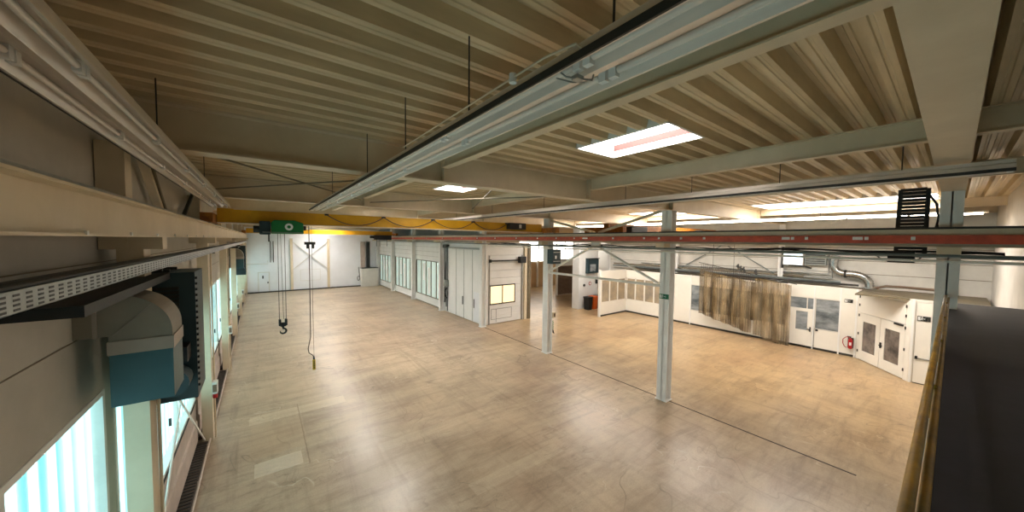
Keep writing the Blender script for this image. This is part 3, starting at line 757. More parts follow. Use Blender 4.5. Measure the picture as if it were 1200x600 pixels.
# cable tray on the left wall
t = thing('cable_tray', (XL + .15, 20, 5.2), 'perforated galvanised cable tray running along the left wall', 'cable tray')
m = MB(); m.box(XL + .485, XL + .5, YN + .1, 41, 5.2, 5.32); m.box(XL + .39, XL + .5, YN + .1, 41, 5.2, 5.205); m.box(XL + .39, XL + .395, YN + .1, 41, 5.2, 5.32)
m.build('tray', 'galv', t)
m = MB()
for i in range(110):
    y = 2 + i * .12
    for z in (5.215, 5.24, 5.265, 5.29): m.box(XL + .5, XL + .5015, y, y + .06, z, z + .012)
m.build('perforations', 'dark', t)
m = MB()
for i, r in enumerate((.022, .026, .02)): m.tube([(XL + .415 + i * .026, YN + .2, 5.31 + r), (XL + .415 + i * .026, 41, 5.31 + r)], r)
m.each('cable', 'black', t)
m = MB()
for y in GY: m.box(XL + .37, XL + .5, y - .03, y + .03, 5.17, 5.2)
m.each('bracket', 'dark', t)

# ------------------------------------------------------------------ crane runways
t = thing('crane_runway', (-1.1, 20, 5.61), 'beige steel crane runway beam along the left wall', 'crane rail', 'crane runways')
MB().ibeam('y', YN, 42, -1.07, 5.6, 5.94, .22, .02, .014).build('beam', 'steel', t)
MB().box(-1.1, -1.04, YN, 42, 5.94, 5.99).build('rail', 'galv', t)
m = MB()
for y in GY: m.box(XL + .15, -.97, y - .12, y + .12, 5.45, 5.6)
m.each('bracket', 'steel', t)
m = MB()
for i in range(40): y = .6 + i * 1.0; m.box(-.965, -.95, y, y + .03, 5.61, 5.64)
m.each('clip', 'plainwhite', t)
t = thing('crane_runway', (10.98, 20, 5.58), 'cream crane runway beam with a rust red conductor rail at eye level', 'crane rail', 'crane runways')
MB().ibeam('y', YN, 42, 10.98, 5.56, 5.92, .15, .02, .014).build('beam', 'steel', t)
MB().box(10.95, 11.01, YN, 42, 5.92, 5.965).build('rail', 'dark', t)
MB().box(10.86, 10.91, YN, 42, 5.625, 5.80).build('conductor_rail', 'rustred', t)
m = MB(); 
for i, y in enumerate((.5, 1.17, 2.2, 2.47, 4.6, 5.3, 6.05, 6.6, 7.9, 9.2, 9.9, 11, 12.3, 14, 16, 18, 20, 23, 26, 29)):
    m.box(10.83, 10.865, y, y + .06, 5.70, 5.77)
    if i in (1, 3, 9): m.box(10.83, 10.865, y + .09, y + .25, 5.70, 5.77)
m.each('connector_clip', 'plainwhite', t)
m = MB()
for y in GY: m.box(10.86, 11.25, y - .15, y + .15, 5.42, 5.56)
m.each('bracket', 'steel', t)
# services under the right runway
def run(name, label, cat, m_, x, z, r, y0=YN + .1, y1=41.5, sag=None):
    pts = [(x, y0, z), (x, y1, z)]
    o = MB().tube(pts, r, 10).build(name, m_); return tag(o, label, cat)
run('service_pipe', 'upper blue grey pipe running under the red conductor rail', 'pipe', 'pipegrey', 11.12, 5.385, .03)
run('service_pipe', 'lower pale pipe running under the red conductor rail', 'pipe', 'white_steel', 11.08, 5.27, .03, YN + .1, 18)
t = thing('cable_tray', (11.6, 9, 5.3), 'dark cable tray with loose cables below the right runway', 'cable tray')
m = MB(); m.box(11.62, 11.64, YN + .1, 18, 5.32, 5.40); m.box(11.62, 11.85, YN + .1, 18, 5.32, 5.325); m.build('tray', 'galv', t)
m = MB()
for k in range(3):
    pts = []
    for i in range(120):
        y = -.6 + i * .155; pts.append((11.66 + k * .05, y, 5.42 + .03 * math.sin(i * .3 + k) + .05 * (k == 1) * math.sin(i * .12)))
    m.tube(pts, .018, 6)
m.each('cable', 'black', t)
# white bracing between the first two columns
t = thing('portal_brace', (11.2, 9.1, 4.05), 'white inverted V bracing with a horizontal tube between the two free columns', 'brace')
MB().tube([(11.3, 6.24, 4.06), (11.3, 11.96, 4.06)], .055, 12).build('tie_tube', 'white_steel', t)
MB().tube([(11.3, 11.93, 4.12), (11.3, 9.25, 5.4)], .05, 12).build('diagonal_tube', 'white_steel', t)
MB().tube([(11.3, 6.28, 4.12), (11.3, 9.0, 5.4)], .05, 12).build('diagonal_tube', 'white_steel', t)
m = MB(); m.box(11.27, 11.33, 8.9, 9.35, 5.33, 5.56); m.build('gusset', 'white_steel', t)
t = thing('roof_brace', (11.45, 9.1, 6.7), 'V shaped brace rods above the right crane runway', 'brace')
MB().bar((11.45, 6.2, 6.75), (11.45, 9.1, 5.98), .09, .09).build('diagonal', 'steel', t)
MB().bar((11.45, 12.0, 6.6), (11.45, 9.3, 5.98), .09, .09).build('diagonal', 'steel', t)

# left wall braces
t = thing('wall_brace', (XL + .2, 9, 0), 'white crossed angle bars in front of the second window on the left wall', 'brace')
MB().bar((XL + .16, 6.3, -.0 + .15), (XL + .16, 11.9, 4.3), .10, .02, up=(1, 0, 0)).build('angle_bar', 'white_steel', t)
MB().bar((XL + .20, 12.0, .12), (XL + .20, 6.4, 4.3), .05, .02, up=(1, 0, 0)).build('angle_bar', 'white_steel', t)
t = thing('wall_brace', (XL + .1, 9, 6), 'beige V bracing above the left crane runway, in the second bay', 'brace')
MB().bar((XL + .12, 7.1, 6.9), (XL + .12, 8.9, 5.65), .10, .08).build('angle_bar', 'steel', t)
MB().bar((XL + .12, 7.6, 6.9), (XL + .12, 9.3, 5.65), .05, .08).build('angle_bar', 'steel_dark', t)
MB().bar((XL + .12, 11.9, 6.7), (XL + .12, 9.6, 5.65), .06, .06).build('angle_bar', 'dark', t)
# conduits and boxes on the left columns
def conduit(y, z0, z1, label, m_='steel_dark', dx=.33, r=.018):
    o = MB().tube([(XL + dx, y, z0), (XL + dx, y, z1)], r, 8).build('conduit_pipe', m_); tag(o, label, 'pipe', 'conduits on the left wall columns')
conduit(6.16, 0, 3.9, 'pale pipe up the near left column below the teal heater', 'steel', .40)
conduit(6.26, 0, 3.9, 'thin dusty brown pipe beside the near left column', 'pinkrail', .2, .03)
conduit(12.28, 0, 5.3, 'thin pipe up the second left column', 'steel', .40)
conduit(18.38, 0, 5.3, 'thin pipe up the third left column', 'steel', .40)
def colbox(y, z, label, red=True, g='switch boxes on the left columns'):
    t = thing('switch_box', (XL + .34, y, z), label, 'switch box', g)
    MB().box(XL + .375, XL + .49, y - .12, y + .12, z, z + .32).build('housing', 'panel', t, bevel=.01)
    MB().box(XL + .39, XL + .475, y - .13, y - .12, z + .06, z + .26).build('cover', 'rollup', t)
    if red: MB().tube([(XL + .43, y, z), (XL + .43, y, z - .14)], .05, 12).build('plug', 'red', t)
colbox(12.05, 1.35, 'grey socket box with a red plug on the second left column')
colbox(18.1, 1.6, 'pale socket box on the third left column', False)
colbox(24.3, 1.6, 'pale socket box on the fourth left column', False)
colbox(30.4, 1.6, 'pale socket box on the fifth left column', False)
t = thing('loose_cable', (XL + .42, 5.8, .4), 'thin curved cable looping at the foot of the near left column', 'cable')
MB().tube([(XL + .42, 6.0, 0.16), (XL + .42, 5.95, .9), (XL + .40, 5.75, 1.05), (XL + .36, 5.55, 1.0), (XL + .34, 5.4, .7), (XL + .34, 5.3, .16)], .015, 6).build('cable', 'dark', t)

# ------------------------------------------------------------------ light rows
def light_row(x, y0, y1, z, label, rods, w=.2, side='dark'):
    t = thing('strip_light', (x, (y0 + y1) / 2, z), label, 'light', 'long twin tube light rows')
    # trough reflector profile (x,z), open below, two bays
    prof_ = [(-w, .0), (-w + .015, .0), (-w + .05, .06), (-.06, .075), (-.02, .01), (.02, .01), (.06, .075), (w - .05, .06), (w - .015, 0), (w, 0), (w - .02, .09), (.05, .1), (.05, .15), (-.05, .15), (-.05, .1), (-w + .02, .09)]
    MB().prism([(x + a, z + b) for a, b in prof_], 'y', y0, y1).build('reflector', 'alu', t)
    MB().box(x - w - .012, x - w + .0, y0, y1, z - .005, z + .035).build('side_channel', side, t)
    n = int((y1 - y0) / 1.5)
    for i in range(n):
        a = y0 + (y1 - y0) * i / n; b = y0 + (y1 - y0) * (i + 1) / n
        for dx in (-w * .56, w * .56):
            tb = MB(); tb.tube([(x + dx, a + .06, z + .032), (x + dx, b - .06, z + .032)], .018, 12); tb.build('fluorescent_tube', 'tube', t)
        h = MB()
        for dx in (-w * .56, w * .56):
            h.box(x + dx - .018, x + dx + .018, a + .01, a + .055, z + .0, z + .065); h.box(x + dx - .018, x + dx + .018, b - .055, b - .01, z + .0, z + .065)
        h.each('lamp_holder', 'plainwhite', t)
    for y in rods:
        r = MB(); r.tube([(x, y, z + .14), (x, y, ZD + .02)], .007, 6); r.build('hanger_rod', 'dark', t)
    return t
light_row(1.40, -.4, 12.0, 6.46, 'wide silver twin tube light row crossing the upper middle of the picture', (1.05, 2.47, 3.98, 5.75, 9.0), .18)
light_row(-.86, -.4, 12.6, 6.46, 'silver light row hanging along the left wall above the runway', (2.5, 5.2, 9.0))
light_row(7.3, -.4, 17, 6.5, 'thin light row hanging in front of the middle columns', (.5, 1.9, 3.4, 5.0, 8, 11, 14), .11, 'dark')
t = thing('strip_light', (18.5, 8, 6.6), 'lit warm white light row in the right bay, below the long rooflights', 'light', 'long twin tube light rows')
MB().prism([(18.42, 6.66), (18.58, 6.66), (18.54, 6.72), (18.46, 6.72)], 'y', -.6, 17).build('batten', 'white_steel', t)
for i in range(11):
    for dx in (-.05, .05): MB().tube([(18.5 + dx, -.5 + i * 1.58, 6.63), (18.5 + dx, 1.0 + i * 1.58, 6.63)], .026, 10).build('fluorescent_tube', 'lamp', t)
m = MB()
for i in range(6): m.tube([(18.5, .4 + i * 3, 6.7), (18.5, .4 + i * 3, ZD + .02)], .007, 6)
m.each('hanger_rod', 'dark', t)
# conduit with clamps beside the first row
t = thing('conduit_pipe', (1.17, 2, 6.53), 'thin conduit with a round sensor beside the wide light row', 'pipe')
MB().tube([(1.24, 1.09, 6.5), (1.19, 1.10, 6.52), (1.17, 1.3, 6.53), (1.17, 3.4, 6.53)], .006, 8).build('conduit', 'steel', t)
MB().tube([(1.17, 1.56, 6.50), (1.17, 1.56, 6.55)], .022, 16).build('sensor', 'plainwhite', t)
m = MB()
for y in (1.45, 1.95, 2.5, 3.1): m.bar((1.17, y, 6.535), (1.26, y, 6.56), .012, .008)
m.each('clamp', 'steel', t)
t = thing('light_hook', (1.3, 1.25, 6.46), 'bent wire hanger clipped under the wide light row', 'hook')
m = MB(); m.tube([(1.245, 1.25, 6.46), (1.25, 1.22, 6.43), (1.32, 1.19, 6.43), (1.38, 1.16, 6.43), (1.39, 1.16, 6.46)], .005, 6)
m.tube([(1.25, 1.29, 6.45), (1.32, 1.24, 6.43), (1.40, 1.23, 6.45)], .004, 6); m.box(1.29, 1.34, 1.18, 1.22, 6.425, 6.445)
m.build('wire', 'galv', t)

# ------------------------------------------------------------------ overhead cranes
def crane(x0, x1, y, label, body='yellow', z0=6.02, z1=6.40, hoist=.5, festoon=None, group='overhead travelling cranes', boxx=None, faces=True):
    t = thing('overhead_crane', ((x0 + x1) / 2, y, 5.97), label, 'crane', group)
    MB().box(x0 + .15, x1 - .15, y, y + .28, z0, z1).build('bridge_girder', body, t)
    MB().box(x0 + .15, x1 - .15, y - .06, y + .34, z0 - .025, z0).build('bottom_flange', 'steel', t)
    for x in (x0, x1):
        e = MB(); e.box(x - .1, x + .14, y - .9, y + 1.15, 5.99, 6.22); tr = e.build('end_truck', body if body != 'yellow' else 'rustyellow', t)
        w = MB(); 
        for yy in (y - .7, y + .95): w.tube([(x - .05, yy, 6.06), (x + .09, yy, 6.06)], .085, 16)
        w.each('wheel', 'dark', tr)
    if festoon:
        m = MB(); pk = festoon
        for a, b in zip(pk, pk[1:]):
            pts = []
            for i in range(13):
                u = i / 12; pts.append((a + (b - a) * u, y - .10, z1 - .05 - .30 * (1 - (2 * u - 1) ** 2)))
            m.tube(pts, .016, 6)
        m.each('festoon_cable', 'brownrail', t)
        m = MB()
        for a in pk: m.box(a - .05, a + .05, y - .13, y, z1 - .07, z1 - .02)
        m.each('festoon_trolley', 'dark', t)
        MB().box(x0 + .5, x1 - .5, y - .03, y, z1 - .02, z1 + .01).build('festoon_rail', 'steel', t)
    if boxx:
        MB().box(boxx[0], boxx[1], y - .3, y - .01, 6.1, 6.38).build('control_box', 'black', t)
        MB().box((boxx[0] + boxx[1]) / 2 + .05, (boxx[0] + boxx[1]) / 2 + .18, y - .31, y - .3, 6.16, 6.32).build('box_label', 'panel', t)
    return t
c1 = crane(-1.07, 10.97, 12.0, 'yellow overhead crane bridge spanning the left bay with a green hoist', festoon=(1.68, 3.42, 5.24, 6.99, 8.7), boxx=(8.72, 9.6))
# hoist under the bridge
t = c1
hz = MB(); hz.prism([(.25, 5.73), (1.03, 5.73), (1.03, 6.05), (.80, 6.12), (.33, 6.12), (.25, 6.05)], 'y', 11.62, 11.92); hoist = hz.build('hoist_body', 'green', t, bevel=.02)
MB().box(-.02, .24, 11.66, 11.92, 5.70, 6.08).build('hoist_motor', 'tealdark', t, bevel=.03)
MB().tube([(-.15, 11.78, 5.85), (-.02, 11.78, 5.85)], .1, 14).build('motor_fan', 'black', t)
MB().box(1.03, 1.10, 11.68, 11.88, 5.84, 5.97).build('end_cap', 'black', t)
lg = MB(); lg.disc((.67, 11.61, 5.93), .10, 'y', .012, 24); lg = lg.build('emblem', 'plainwhite', hoist)
MB().disc((.67, 11.602, 5.93), .045, 'y', .008, 20).build('emblem_centre', 'green', hoist)
MB().box(.05, 1.0, 11.6, 11.64, 5.76, 5.775).build('trim_rail', 'galv', hoist)
m = MB(); m.box(-.02, .06, 11.8, 12.3, 5.86, 6.02); m.box(.9, .98, 11.8, 12.3, 5.9, 6.02); m.each('trolley_frame', 'dark', t)
m = MB(); m.tube([(.20, 11.98, 5.73), (.20, 11.98, 5.5)], .02, 6); m.build('hoist_tail', 'dark', t)
# ropes and hook block
m = MB()
for dx, zt in ((.40, 5.74), (.565, 5.74)): m.tube([(dx, 11.75, zt), (dx, 11.75, 3.22)], .008, 6)
m.tube([(.47, 11.75, 5.74), (.50, 11.75, 3.24)], .006, 6)
m.each('hoist_rope', 'dark', t)
m = MB(); m.box(.38, .44, 11.68, 11.82, 3.05, 3.24); m.box(.53, .59, 11.68, 11.82, 3.05, 3.24); m.box(.42, .56, 11.71, 11.79, 3.02, 3.14)
hb = m.build('hook_block', 'black', t, bevel=.015)
m = MB(); c = (.485, 11.75, 2.89); m.tube([(.485, 11.75, 3.03), (.485, 11.75, 2.98)], .03, 8)
m.tube([(c[0] + .075 * math.sin(a), c[1], c[2] + .075 * math.cos(a)) for a in [-.2 + i * (2 * PI * .80) / 16 for i in range(17)]], [.026] * 13 + [.022, .018, .013, .008], 10)
m.build('hook', 'black', hb)
# pendant control: cable and handset
m = MB()
m.tube([(1.17, 11.7, 5.98), (1.17, 11.7, 3.6), (1.165, 11.7, 2.6), (1.10, 11.7, 2.25), (1.12, 11.7, 2.12), (1.22, 11.7, 2.03), (1.245, 11.7, 1.93)], .012, 8)
m.tube([(1.235, 11.7, 5.98), (1.24, 11.7, 3.5), (1.25, 11.7, 1.95)], .005, 6)
m.each('pendant_cable', 'brownrail', t)
m = MB(); m.box(1.205, 1.285, 11.66, 11.73, 1.58, 1.9); pd = m.build('pendant_control', 'brass', t, bevel=.015)
MB().tube([(1.245, 11.695, 1.9), (1.245, 11.695, 2.0)], [.03, .015], 10).build('strain_relief', 'dark', pd)
m = MB()
for i in range(4): m.disc((1.245, 11.655, 1.65 + i * .06), .016, 'y', .014, 10)
m.each('button', 'black', pd)
# pendant trolley in the middle of end wall view
m = MB(); m.box(1.05, 1.33, 11.64, 11.76, 5.42, 5.5); m.box(1.10, 1.16, 11.66, 11.74, 5.3, 5.42); m.box(1.24, 1.30, 11.66, 11.74, 5.3, 5.42); m.build('cable_guide', 'dark', t)

c2 = crane(-1.07, 10.97, 34.8, 'second yellow crane bridge far back behind the first one', body='yellow')
m = MB(); m.box(9.0, 10.6, 34.3, 34.75, 5.55, 6.0); m.box(8.6, 9.0, 34.4, 34.7, 5.7, 5.95); m.each('hoist_body', 'black', c2, bevel=.03)
m = MB()
for x in (9.2, 9.5, 10.2): m.tube([(x, 34.5, 5.6), (x, 34.5, 4.9)], .02, 6)
m.each('hoist_rope', 'dark', c2)
c3 = crane(12.1, 23.35, 9.2, 'rusty brown yellow crane bridge in the right bay behind the columns', body='rustyellow', group='overhead travelling cranes')
m = MB(); m.box(13.3, 14.6, 8.75, 9.15, 5.98, 6.3); m.box(20.2, 21.3, 8.8, 9.15, 5.95, 6.3); m.each('hoist_body', 'dark', c3, bevel=.03)
struct(MB().ibeam('y', YN, 18, 11.9, 5.56, 5.92, .2).box(11.87, 11.93, YN, 18, 5.92, 5.99).build('crane_beam', 'steel_dark'))
m = MB(); m.ibeam('y', YN, 18, 23.55, 5.62, 5.94, .2); m.box(23.52, 23.58, YN, 18, 5.94, 5.99)
for y in (0.07, 6.05, 12.15, 17.9): m.box(23.5, XR - .2, y - .1, y + .1, 5.5, 5.62)
struct(m.build('crane_beam', 'steel'))

# ------------------------------------------------------------------ strip curtain
t = thing('strip_curtain', (22.75, 7.5, 3.4), 'brown tinted hanging strip curtain in front of the office windows', 'curtain')
m = MB(); tr = [(22.95, 10.0, 4.28), (22.6, 8.6, 4.02), (22.6, 7.1, 3.72), (22.75, 6.0, 3.5), (23.0, 4.95, 3.32)]
m.tube([(22.9, 10.05, 4.32), (22.9, 5.0, 3.42)], .02, 8); m.build('track', 'dark', t)
n = 44
def wav(i): return .09 * math.sin(i * 1.25) + .05 * math.sin(i * .47)
for i in range(n):
    y = 9.95 - (9.95 - 5.3) * i / n; w = .19
    zt = 4.25 - (4.25 - 3.43) * (9.95 - y) / 4.65
    zt = zt - .42 if y > 6.9 else zt - .1
    if i < 27:
        u = (9.95 - y) / 3.0; zb = 1.0 - .75 * min(u, 1)
    else: zb = .3 - .28 * min((6.95 - y) / 1.2, 1)
    if i in (27, 28): zb = 1.1
    x = 22.88 + wav(i); vs = []; fs = []
    K = 6
    for k in range(K + 1):
        z = zt + (zb - zt) * k / K; xx = x + .03 * math.sin(k * 1.1 + i); 
        for j in range(3):
            vs.append((xx + (.025 if j == 1 else 0), y - w * j / 2 * .98 + .01 * math.sin(k + i), z))
    for k in range(K):
        for j in range(2): q = k * 3 + j; fs.append((q, q + 1, q + 4, q + 3))
    s = MB().add(vs, fs, True); o = s.build('strip', 'pvc', t)
    sm = o.modifiers.new('thickness', 'SOLIDIFY'); sm.thickness = .003
m = MB()
for i in range(26):
    y = 9.9 - i * .115; zt = 4.3 - (9.95 - y) * .178
    m.tube([(22.9, y, zt), (22.9 + .05 * math.sin(i * 2), y - .05, zt - .22), (22.88, y - .02, zt - .46)], .012, 5)
m.each('suspension_cord', 'brownrail', t)
m = MB(); 
for y, z in ((7.55, 3.95), (7.7, 4.05), (7.4, 3.9), (6.8, 3.8)): m.tube([(22.85, y, z), (22.82, y + .1, z + .18), (22.85, y + .05, z + .3)], [.06, .07, .03], 8)
m.each('gathered_knot', 'dark', t)
for y, lab in ((9.1, 'thin vertical wire hanging over the left part of the strip curtain'), (7.95, 'thin vertical wire hanging near the middle of the strip curtain')):
    tag(MB().tube([(22.7, y, 1.4), (22.7, y, 6.0)], .012, 6).build('hanging_wire', 'dark'), lab, 'wire')

# ------------------------------------------------------------------ right wall equipment
t = thing('flexible_duct', (XR - .4, 3.2, 3.5), 'shiny silver S shaped flexible duct on the upper right wall', 'duct')
path = [(XR - .35, 3.72, 5.0), (XR - .35, 3.78, 4.75), (XR - .35, 3.78, 4.45), (XR - .35, 3.66, 4.2), (XR - .35, 3.40, 4.08), (XR - .35, 3.05, 4.08), (XR - .35, 2.75, 4.0), (XR - .35, 2.52, 3.78), (XR - .35, 2.45, 3.44)]
pp = []
for i in range(len(path) - 1):
    for k in range(8):
        u = k / 8; p0 = Vector(path[max(i - 1, 0)]); p1 = Vector(path[i]); p2 = Vector(path[i + 1]); p3 = Vector(path[min(i + 2, len(path) - 1)])
        pp.append(.5 * ((2 * p1) + (p2 - p0) * u + (2 * p0 - 5 * p1 + 4 * p2 - p3) * u * u + (-p0 + 3 * p1 - 3 * p2 + p3) * u ** 3))
pp.append(Vector(path[-1]))
m = MB(); m.tube(pp, [.17 + (.014 if i % 2 else -.008) for i in range(len(pp))], 18); m.build('hose', 'silver', t)
m = MB(); m.tube([pp[34] - Vector((0, .03, 0)), pp[34] + Vector((0, .05, 0))], .2, 18); m.build('clamp', 'dark', t)
MB().tube([(XR - .35, 2.45, 3.46), (XR - .35, 2.45, 3.405)], .25, 18).build('base_collar', 'galv', t)
t = thing('display_panel', (XR - .5, 5.6, 4.4), 'pale blue glowing rectangular panel on the right wall column', 'panel')
MB().box(XR - .42, XR - .33, 5.02, 5.92, 4.4, 5.2).build('housing', 'plainwhite', t)
MB().box(XR - .43, XR - .42, 5.07, 5.87, 4.44, 5.16).build('screen', 'bluebox', t)
m = MB(); m.box(XR - .4, XR - .3, 5.9, 6.0, 4.2, 5.4); m.each('bracket', 'dark', t)
t = thing('duct_casing', (XR - .2, 4.6, 4.6), 'grey boxed duct with slats right of the pale blue panel', 'duct')
MB().box(XR - .3, XR - .001, 4.1, 4.98, 4.45, 5.1).build('casing', 'galv', t)
m = MB()
for i in range(5): z = 4.52 + i * .11; m.box(XR - .31, XR - .3, 4.15, 4.95, z, z + .05)
m.build('slats', 'dark', t)
t = thing('service_pipe', (XR - .3, 4.5, 4), 'grey pipe loop beside the silver duct on the right wall', 'pipe')
m = MB(); m.tube([(XR - .2, 5.9, 4.0), (XR - .2, 4.0, 4.0), (XR - .2, 4.0, 5.2)], .04); m.tube([(XR - .2, 5.9, 3.8), (XR - .2, 3.85, 3.8), (XR - .2, 3.85, 5.2)], .04); m.each('pipe_run', 'galv', t)
m = MB(); m.tube([(XR - .2, 5.7, 4.35), (XR - .2, 5.0, 4.35), (XR - .2, 4.7, 4.25)], .04); m.build('branch', 'dark', t)
for k, (z, x, r, mm, y0, y1) in enumerate(((3.62, 24.05, .06, 'pipegrey', 3.5, 17.5), (3.78, 24.15, .05, 'steel_dark', 5.0, 17.5), (3.95, 24.25, .035, 'galv', 4.8, 15), (3.55, 23.75, .05, 'dark', 2.8, 15.6))):
    o = MB().tube([(x, y0, z), (x, y1, z)], r, 10).build('service_pipe', mm)
    tag(o, ['thick grey pipe lying along the top of the offices', 'brown pipe above the thick grey one over the offices', 'thin bright pipe, topmost over the offices', 'dark pipe at the front edge of the office roof'][k], 'pipe', 'pipes along the office roof')
t = thing('wall_brace', (XR - .1, 9, 4.5), 'thin V bracing rods on the upper right wall above the curtain', 'brace')
MB().bar((XR - .1, 12.0, 3.7), (XR - .1, 9.3, 5.4), .05, .05).build('rod', 'pipegrey', t)
MB().bar((XR - .1, 6.2, 3.7), (XR - .1, 8.9, 5.4), .05, .05).build('rod', 'pipegrey', t)
t = thing('cable_bundle', (XR - .2, 1.2, 5.0), 'black looping cables hanging high on the right wall beside the duct', 'cable')
m = MB()
for (a, b, d) in ((2.35, 1.55, .28), (1.6, .85, .3)):
    m.tube([(XR - .15, a + (b - a) * i / 14, 5.12 - d * (1 - (2 * i / 14 - 1) ** 2)) for i in range(15)], .03, 8)
m.each('cable_loop', 'dark', t)
MB().box(XR - .3, XR - .02, .3, 3.6, 5.12, 5.22).build('tray', 'galv', t)
o = MB(); o.tube([(24.0, 2.3, 3.45), (23.95, 1.9, 3.6), (23.9, 1.3, 3.62), (23.9, .4, 3.6)], .06, 8); tag(o.build('insulated_pipe', 'rollup'), 'brown insulated pipe lying above the double door', 'pipe')
struct(MB().box(CX + .08, XR, -.9, 2.6, PZ - .06, PZ).build('ceiling_office_corner', 'steel_dark'))

# black energy chain hanging near the right edge
t = thing('cable_chain', (11.75, .6, 5.34), 'black ribbed cable chain hanging beside the runway at the right edge', 'cable chain')
m = MB()
for y in (.40, .80): m.bar((11.75, y + (.02 if y > .5 else 0), 5.34), (11.75, y, 6.85), .07, .05, up=(1, 0, 0))
m.each('side_rail', 'black', t)
m = MB()
for i in range(19): z = 5.42 + i * .077; m.box(11.70, 11.80, .42, .80, z, z + .064)
m.each('link', 'black', t)
m = MB(); m.tube([(11.75, .38, 6.7), (11.75, .28, 6.5), (11.75, .24, 6.2), (11.75, .27, 5.95), (11.75, .34, 5.8)], .02, 8)
m.tube([(11.75, .26, 6.05), (11.75, .2, 5.95), (11.75, .1, 5.85)], .02, 8); m.each('loose_cable', 'black', t)
MB().box(11.45, 11.6, .52, .92, 5.2, 5.45).build('junction_box', 'black', t)

# ------------------------------------------------------------------ signs, extinguisher, column fittings
def exit_sign(name_label, origin, u, n, w, h, bg):
    """sign with a running figure, a door and an arrow; u = direction across, n = outward normal"""
    O = Vector(origin); U = Vector(u).normalized(); Nv = Vector(n).normalized(); Z = Vector((0, 0, 1))
    t = thing('exit_sign', O, name_label, 'sign', None)
    def slab(mb, x0, x1, z0, z1, d0, d1):
        vs = [O + U * x * w + Nv * d + Z * z * h for z in (z0, z1) for d in (d0, d1) for x in (x0, x1)]
        mb.add(vs, [(0, 2, 3, 1), (4, 5, 7, 6), (0, 1, 5, 4), (2, 6, 7, 3), (0, 4, 6, 2), (1, 3, 7, 5)])
    b = MB(); slab(b, 0, 1, 0, 1, 0, .012); b.build('plate', bg, t)
    g = MB(); e0, e1 = .012, .016
    slab(g, .06, .24, .15, .85, e0, e1)                       # door
    slab(g, .5, .66, .44, .56, e0, e1); 
    vs = [O + U * x * w + Nv * e1 + Z * z * h for x, z in ((.78, .5), (.62, .8), (.62, .2))]; g.add(vs, [(0, 1, 2), (2, 1, 0)])
    for (x0, z0, x1, z1) in ((.36, .72, .33, .45), (.33, .45, .42, .28), (.33, .45, .26, .22), (.36, .66, .46, .55), (.36, .66, .27, .56)):
        p = O + U * x0 * w + Nv * e1 + Z * z0 * h; q = O + U * x1 * w + Nv * e1 + Z * z1 * h; g.bar(p, q, .004, h * .09, up=tuple(Nv.cross(q - p).normalized()))
    g.build('pictogram', 'plainwhite', t)
    c = O + U * .37 * w + Nv * e1 + Z * .84 * h; hd = MB(); hd.tube([c - Nv * .002, c + Nv * .002], h * .08, 10); hd.build('pictogram_head', 'plainwhite', t)
exit_sign('green exit sign on the tall pale column', (11.245, 6.22, 3.62), (0, -1, 0), (-1, 0, 0), .34, .17, 'signgreen')
exit_sign('dark exit sign on the office wall above the fire extinguisher', (PX - .001, 3.22, 2.68), (0, -1, 0), (-1, 0, 0), .30, .17, 'dark')
exit_sign('dark exit sign on the narrow door at the right edge', (CX - .012, .79, 2.55), (0, -1, 0), (-1, 0, 0), .34, .2, 'dark')
t = thing('fire_extinguisher', (PX - .12, 2.95, .3), 'red fire extinguisher with a hose on the office wall left of the double door', 'fire extinguisher')
x, y = PX - .12, 2.92
m = MB(); m.tube([(x, y, .42), (x, y, .45), (x, y, .85), (x, y, .92), (x, y, .95)], [.06, .085, .085, .05, .03], 18); m.build('cylinder', 'red', t)
m = MB(); m.box(x - .03, x + .03, y - .02, y + .02, .95, 1.0); m.box(x - .02, x + .02, y - .02, y + .12, 1.0, 1.03); m.build('valve', 'black', t)
m = MB(); m.tube([(x, y + .03, .98), (x - .02, y + .16, .98), (x - .03, y + .26, .85), (x - .03, y + .26, .65), (x - .02, y + .2, .5), (x - .01, y + .12, .45)], .016, 8); m.build('hose', 'red', t)
MB().box(x + .04, PX, y - .1, y + .1, .45, .95).build('wall_bracket', 'dark', t)
MB().box(x - .088, x - .07, y - .05, y + .03, .6, .75).build('label_plate', 'plainwhite', t)

t = thing('socket_box', (11.62, 12.0, 1.3), 'tan socket box on the right side of the second free standing column', 'socket')
MB().box(11.62, 11.8, 11.93, 12.1, 1.75, 2.05).build('housing', 'steel', t, bevel=.01)
MB().box(11.66, 11.76, 11.92, 11.93, 1.82, 1.98).build('cover', 'rollup', t)
t = thing('hose_connector', (11.7, 12.0, .9), 'dark green coiled hose with black nozzle below the socket box', 'hose')
m = MB(); m.tube([(11.68 + .03 * math.cos(i * 1.2), 12.0 + .03 * math.sin(i * 1.2), 1.6 - i * .018) for i in range(26)], .014, 6); m.build('coil', 'green', t)
m = MB(); m.tube([(11.68, 12.0, 1.15), (11.7, 12.0, 1.02), (11.76, 12.0, .95)], [.025, .035, .02], 8); m.build('nozzle', 'black', t)
t = thing('control_cabinet', (11.3, 12.1, 4.2), 'black control cabinet mounted high on the second free standing column', 'cabinet')
MB().box(11.15, 11.7, 11.55, 11.93, 4.5, 5.2).build('housing', 'tealdark', t, bevel=.01)
m = MB(); m.box(11.2, 11.65, 11.54, 11.55, 4.62, 4.64); m.box(11.2, 11.65, 11.54, 11.55, 5.05, 5.07); m.box(11.3, 11.4, 11.53, 11.55, 4.75, 4.9); m.build('front_trim', 'plainwhite', t)

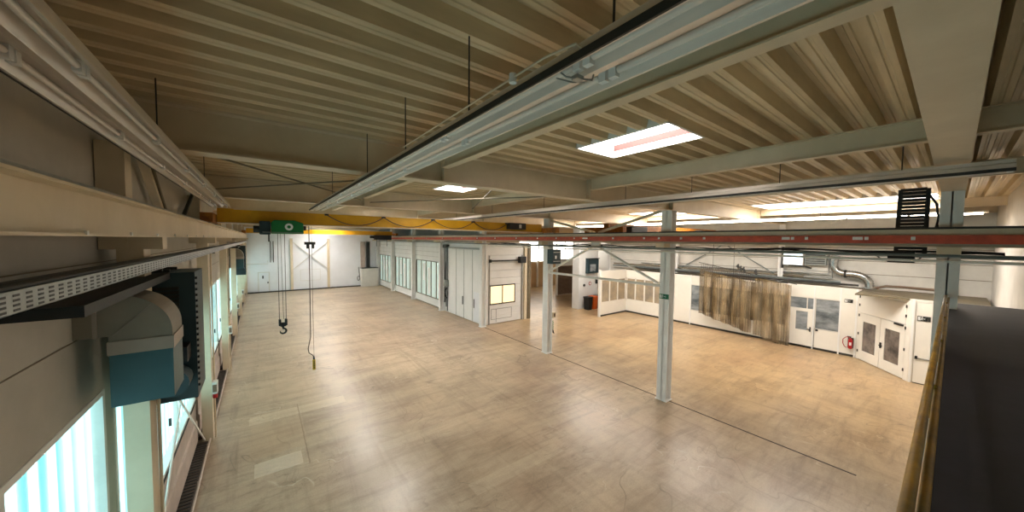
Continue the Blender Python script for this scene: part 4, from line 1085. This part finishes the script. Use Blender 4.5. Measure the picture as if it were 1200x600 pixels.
# yellow rails and platform beside the camera
t = thing('guard_railing', (3, .07, 4.5), 'yellow guard rail of the platform at the lower right corner', 'railing')
MB().tube([(1.2, .072, 4.56), (12, .072, 4.56)], .022, 12).build('top_rail', 'yellow2', t)
MB().tube([(1.2, .032, 4.52), (12, .032, 4.52)], .018, 12).build('lower_rail', 'yellow2', t)
m = MB()
for x in (4, 6, 8, 10): m.tube([(x, .05, 4.3), (x, .05, 4.56)], .015, 8)
m.each('post', 'yellow2', t)
struct(MB().box(.8, 12.5, YN, .02, 4.16, 4.3).build('floor_platform', 'platform'))

# roof wind bracing rods
for k, (a, b) in enumerate((((4.3, 6.2), (7.0, 12.0)), ((7.0, 6.2), (3.0, 12.0)), ((-1.2, 6.25), (2.7, 11.95)), ((2.7, 6.25), (-1.2, 11.95)))):
    zz = (6.90, 6.85, 6.90, 6.85)[k]
    o = MB().tube([(a[0], a[1], zz), (b[0], b[1], zz)], .018, 6).build('bracing_rod', 'steel_dark')
    tag(o, ['roof bracing rod running under the second rooflight', 'roof bracing rod crossing left of the second rooflight', 'roof bracing rod leaving the left wall behind the first girder', 'roof bracing rod ending at the left wall by the second girder'][k], 'rod', 'wind bracing rods in the roof')

# ------------------------------------------------------------------ light
w = bpy.data.worlds.new('overcast'); S.world = w; w.use_nodes = True
bg = w.node_tree.nodes['Background']; bg.inputs[0].default_value = (.80, .88, 1, 1); bg.inputs[1].default_value = 1.0

def area(name, loc, rot, sx, sy, power, col):
    l = bpy.data.lights.new(name, 'AREA'); l.shape = 'RECTANGLE'; l.size = sx; l.size_y = sy; l.energy = power; l.color = col
    o = bpy.data.objects.new(name, l); COL.objects.link(o); o.location = loc; o.rotation_euler = rot; return o

# ------------------------------------------------------------------ camera
cam = bpy.data.cameras.new('camera'); co = bpy.data.objects.new('camera', cam); COL.objects.link(co)
cam.sensor_fit = 'HORIZONTAL'; cam.sensor_width = 36; cam.lens = 391 / 1200 * 36; cam.clip_start = .01; cam.clip_end = 200
R = Matrix(((0.7986305829984696, 0.019243921466527515, -0.6015138098049909), (-0.6017313839093185, 0.04283511546473114, -0.7975490546052322), (0.010417942124100759, 0.9988968036637786, 0.045789104732300835)))
co.matrix_world = Matrix.Translation((0, 0, 5.6)) @ R.to_4x4()
S.camera = co
S.view_settings.view_transform = 'Standard'; S.view_settings.look = 'None'; S.view_settings.gamma = 1; S.view_settings.use_curve_mapping = False
S.view_settings.exposure = 1.35
S.cycles.max_bounces = 8; S.cycles.diffuse_bounces = 5; S.cycles.sample_clamp_indirect = 8
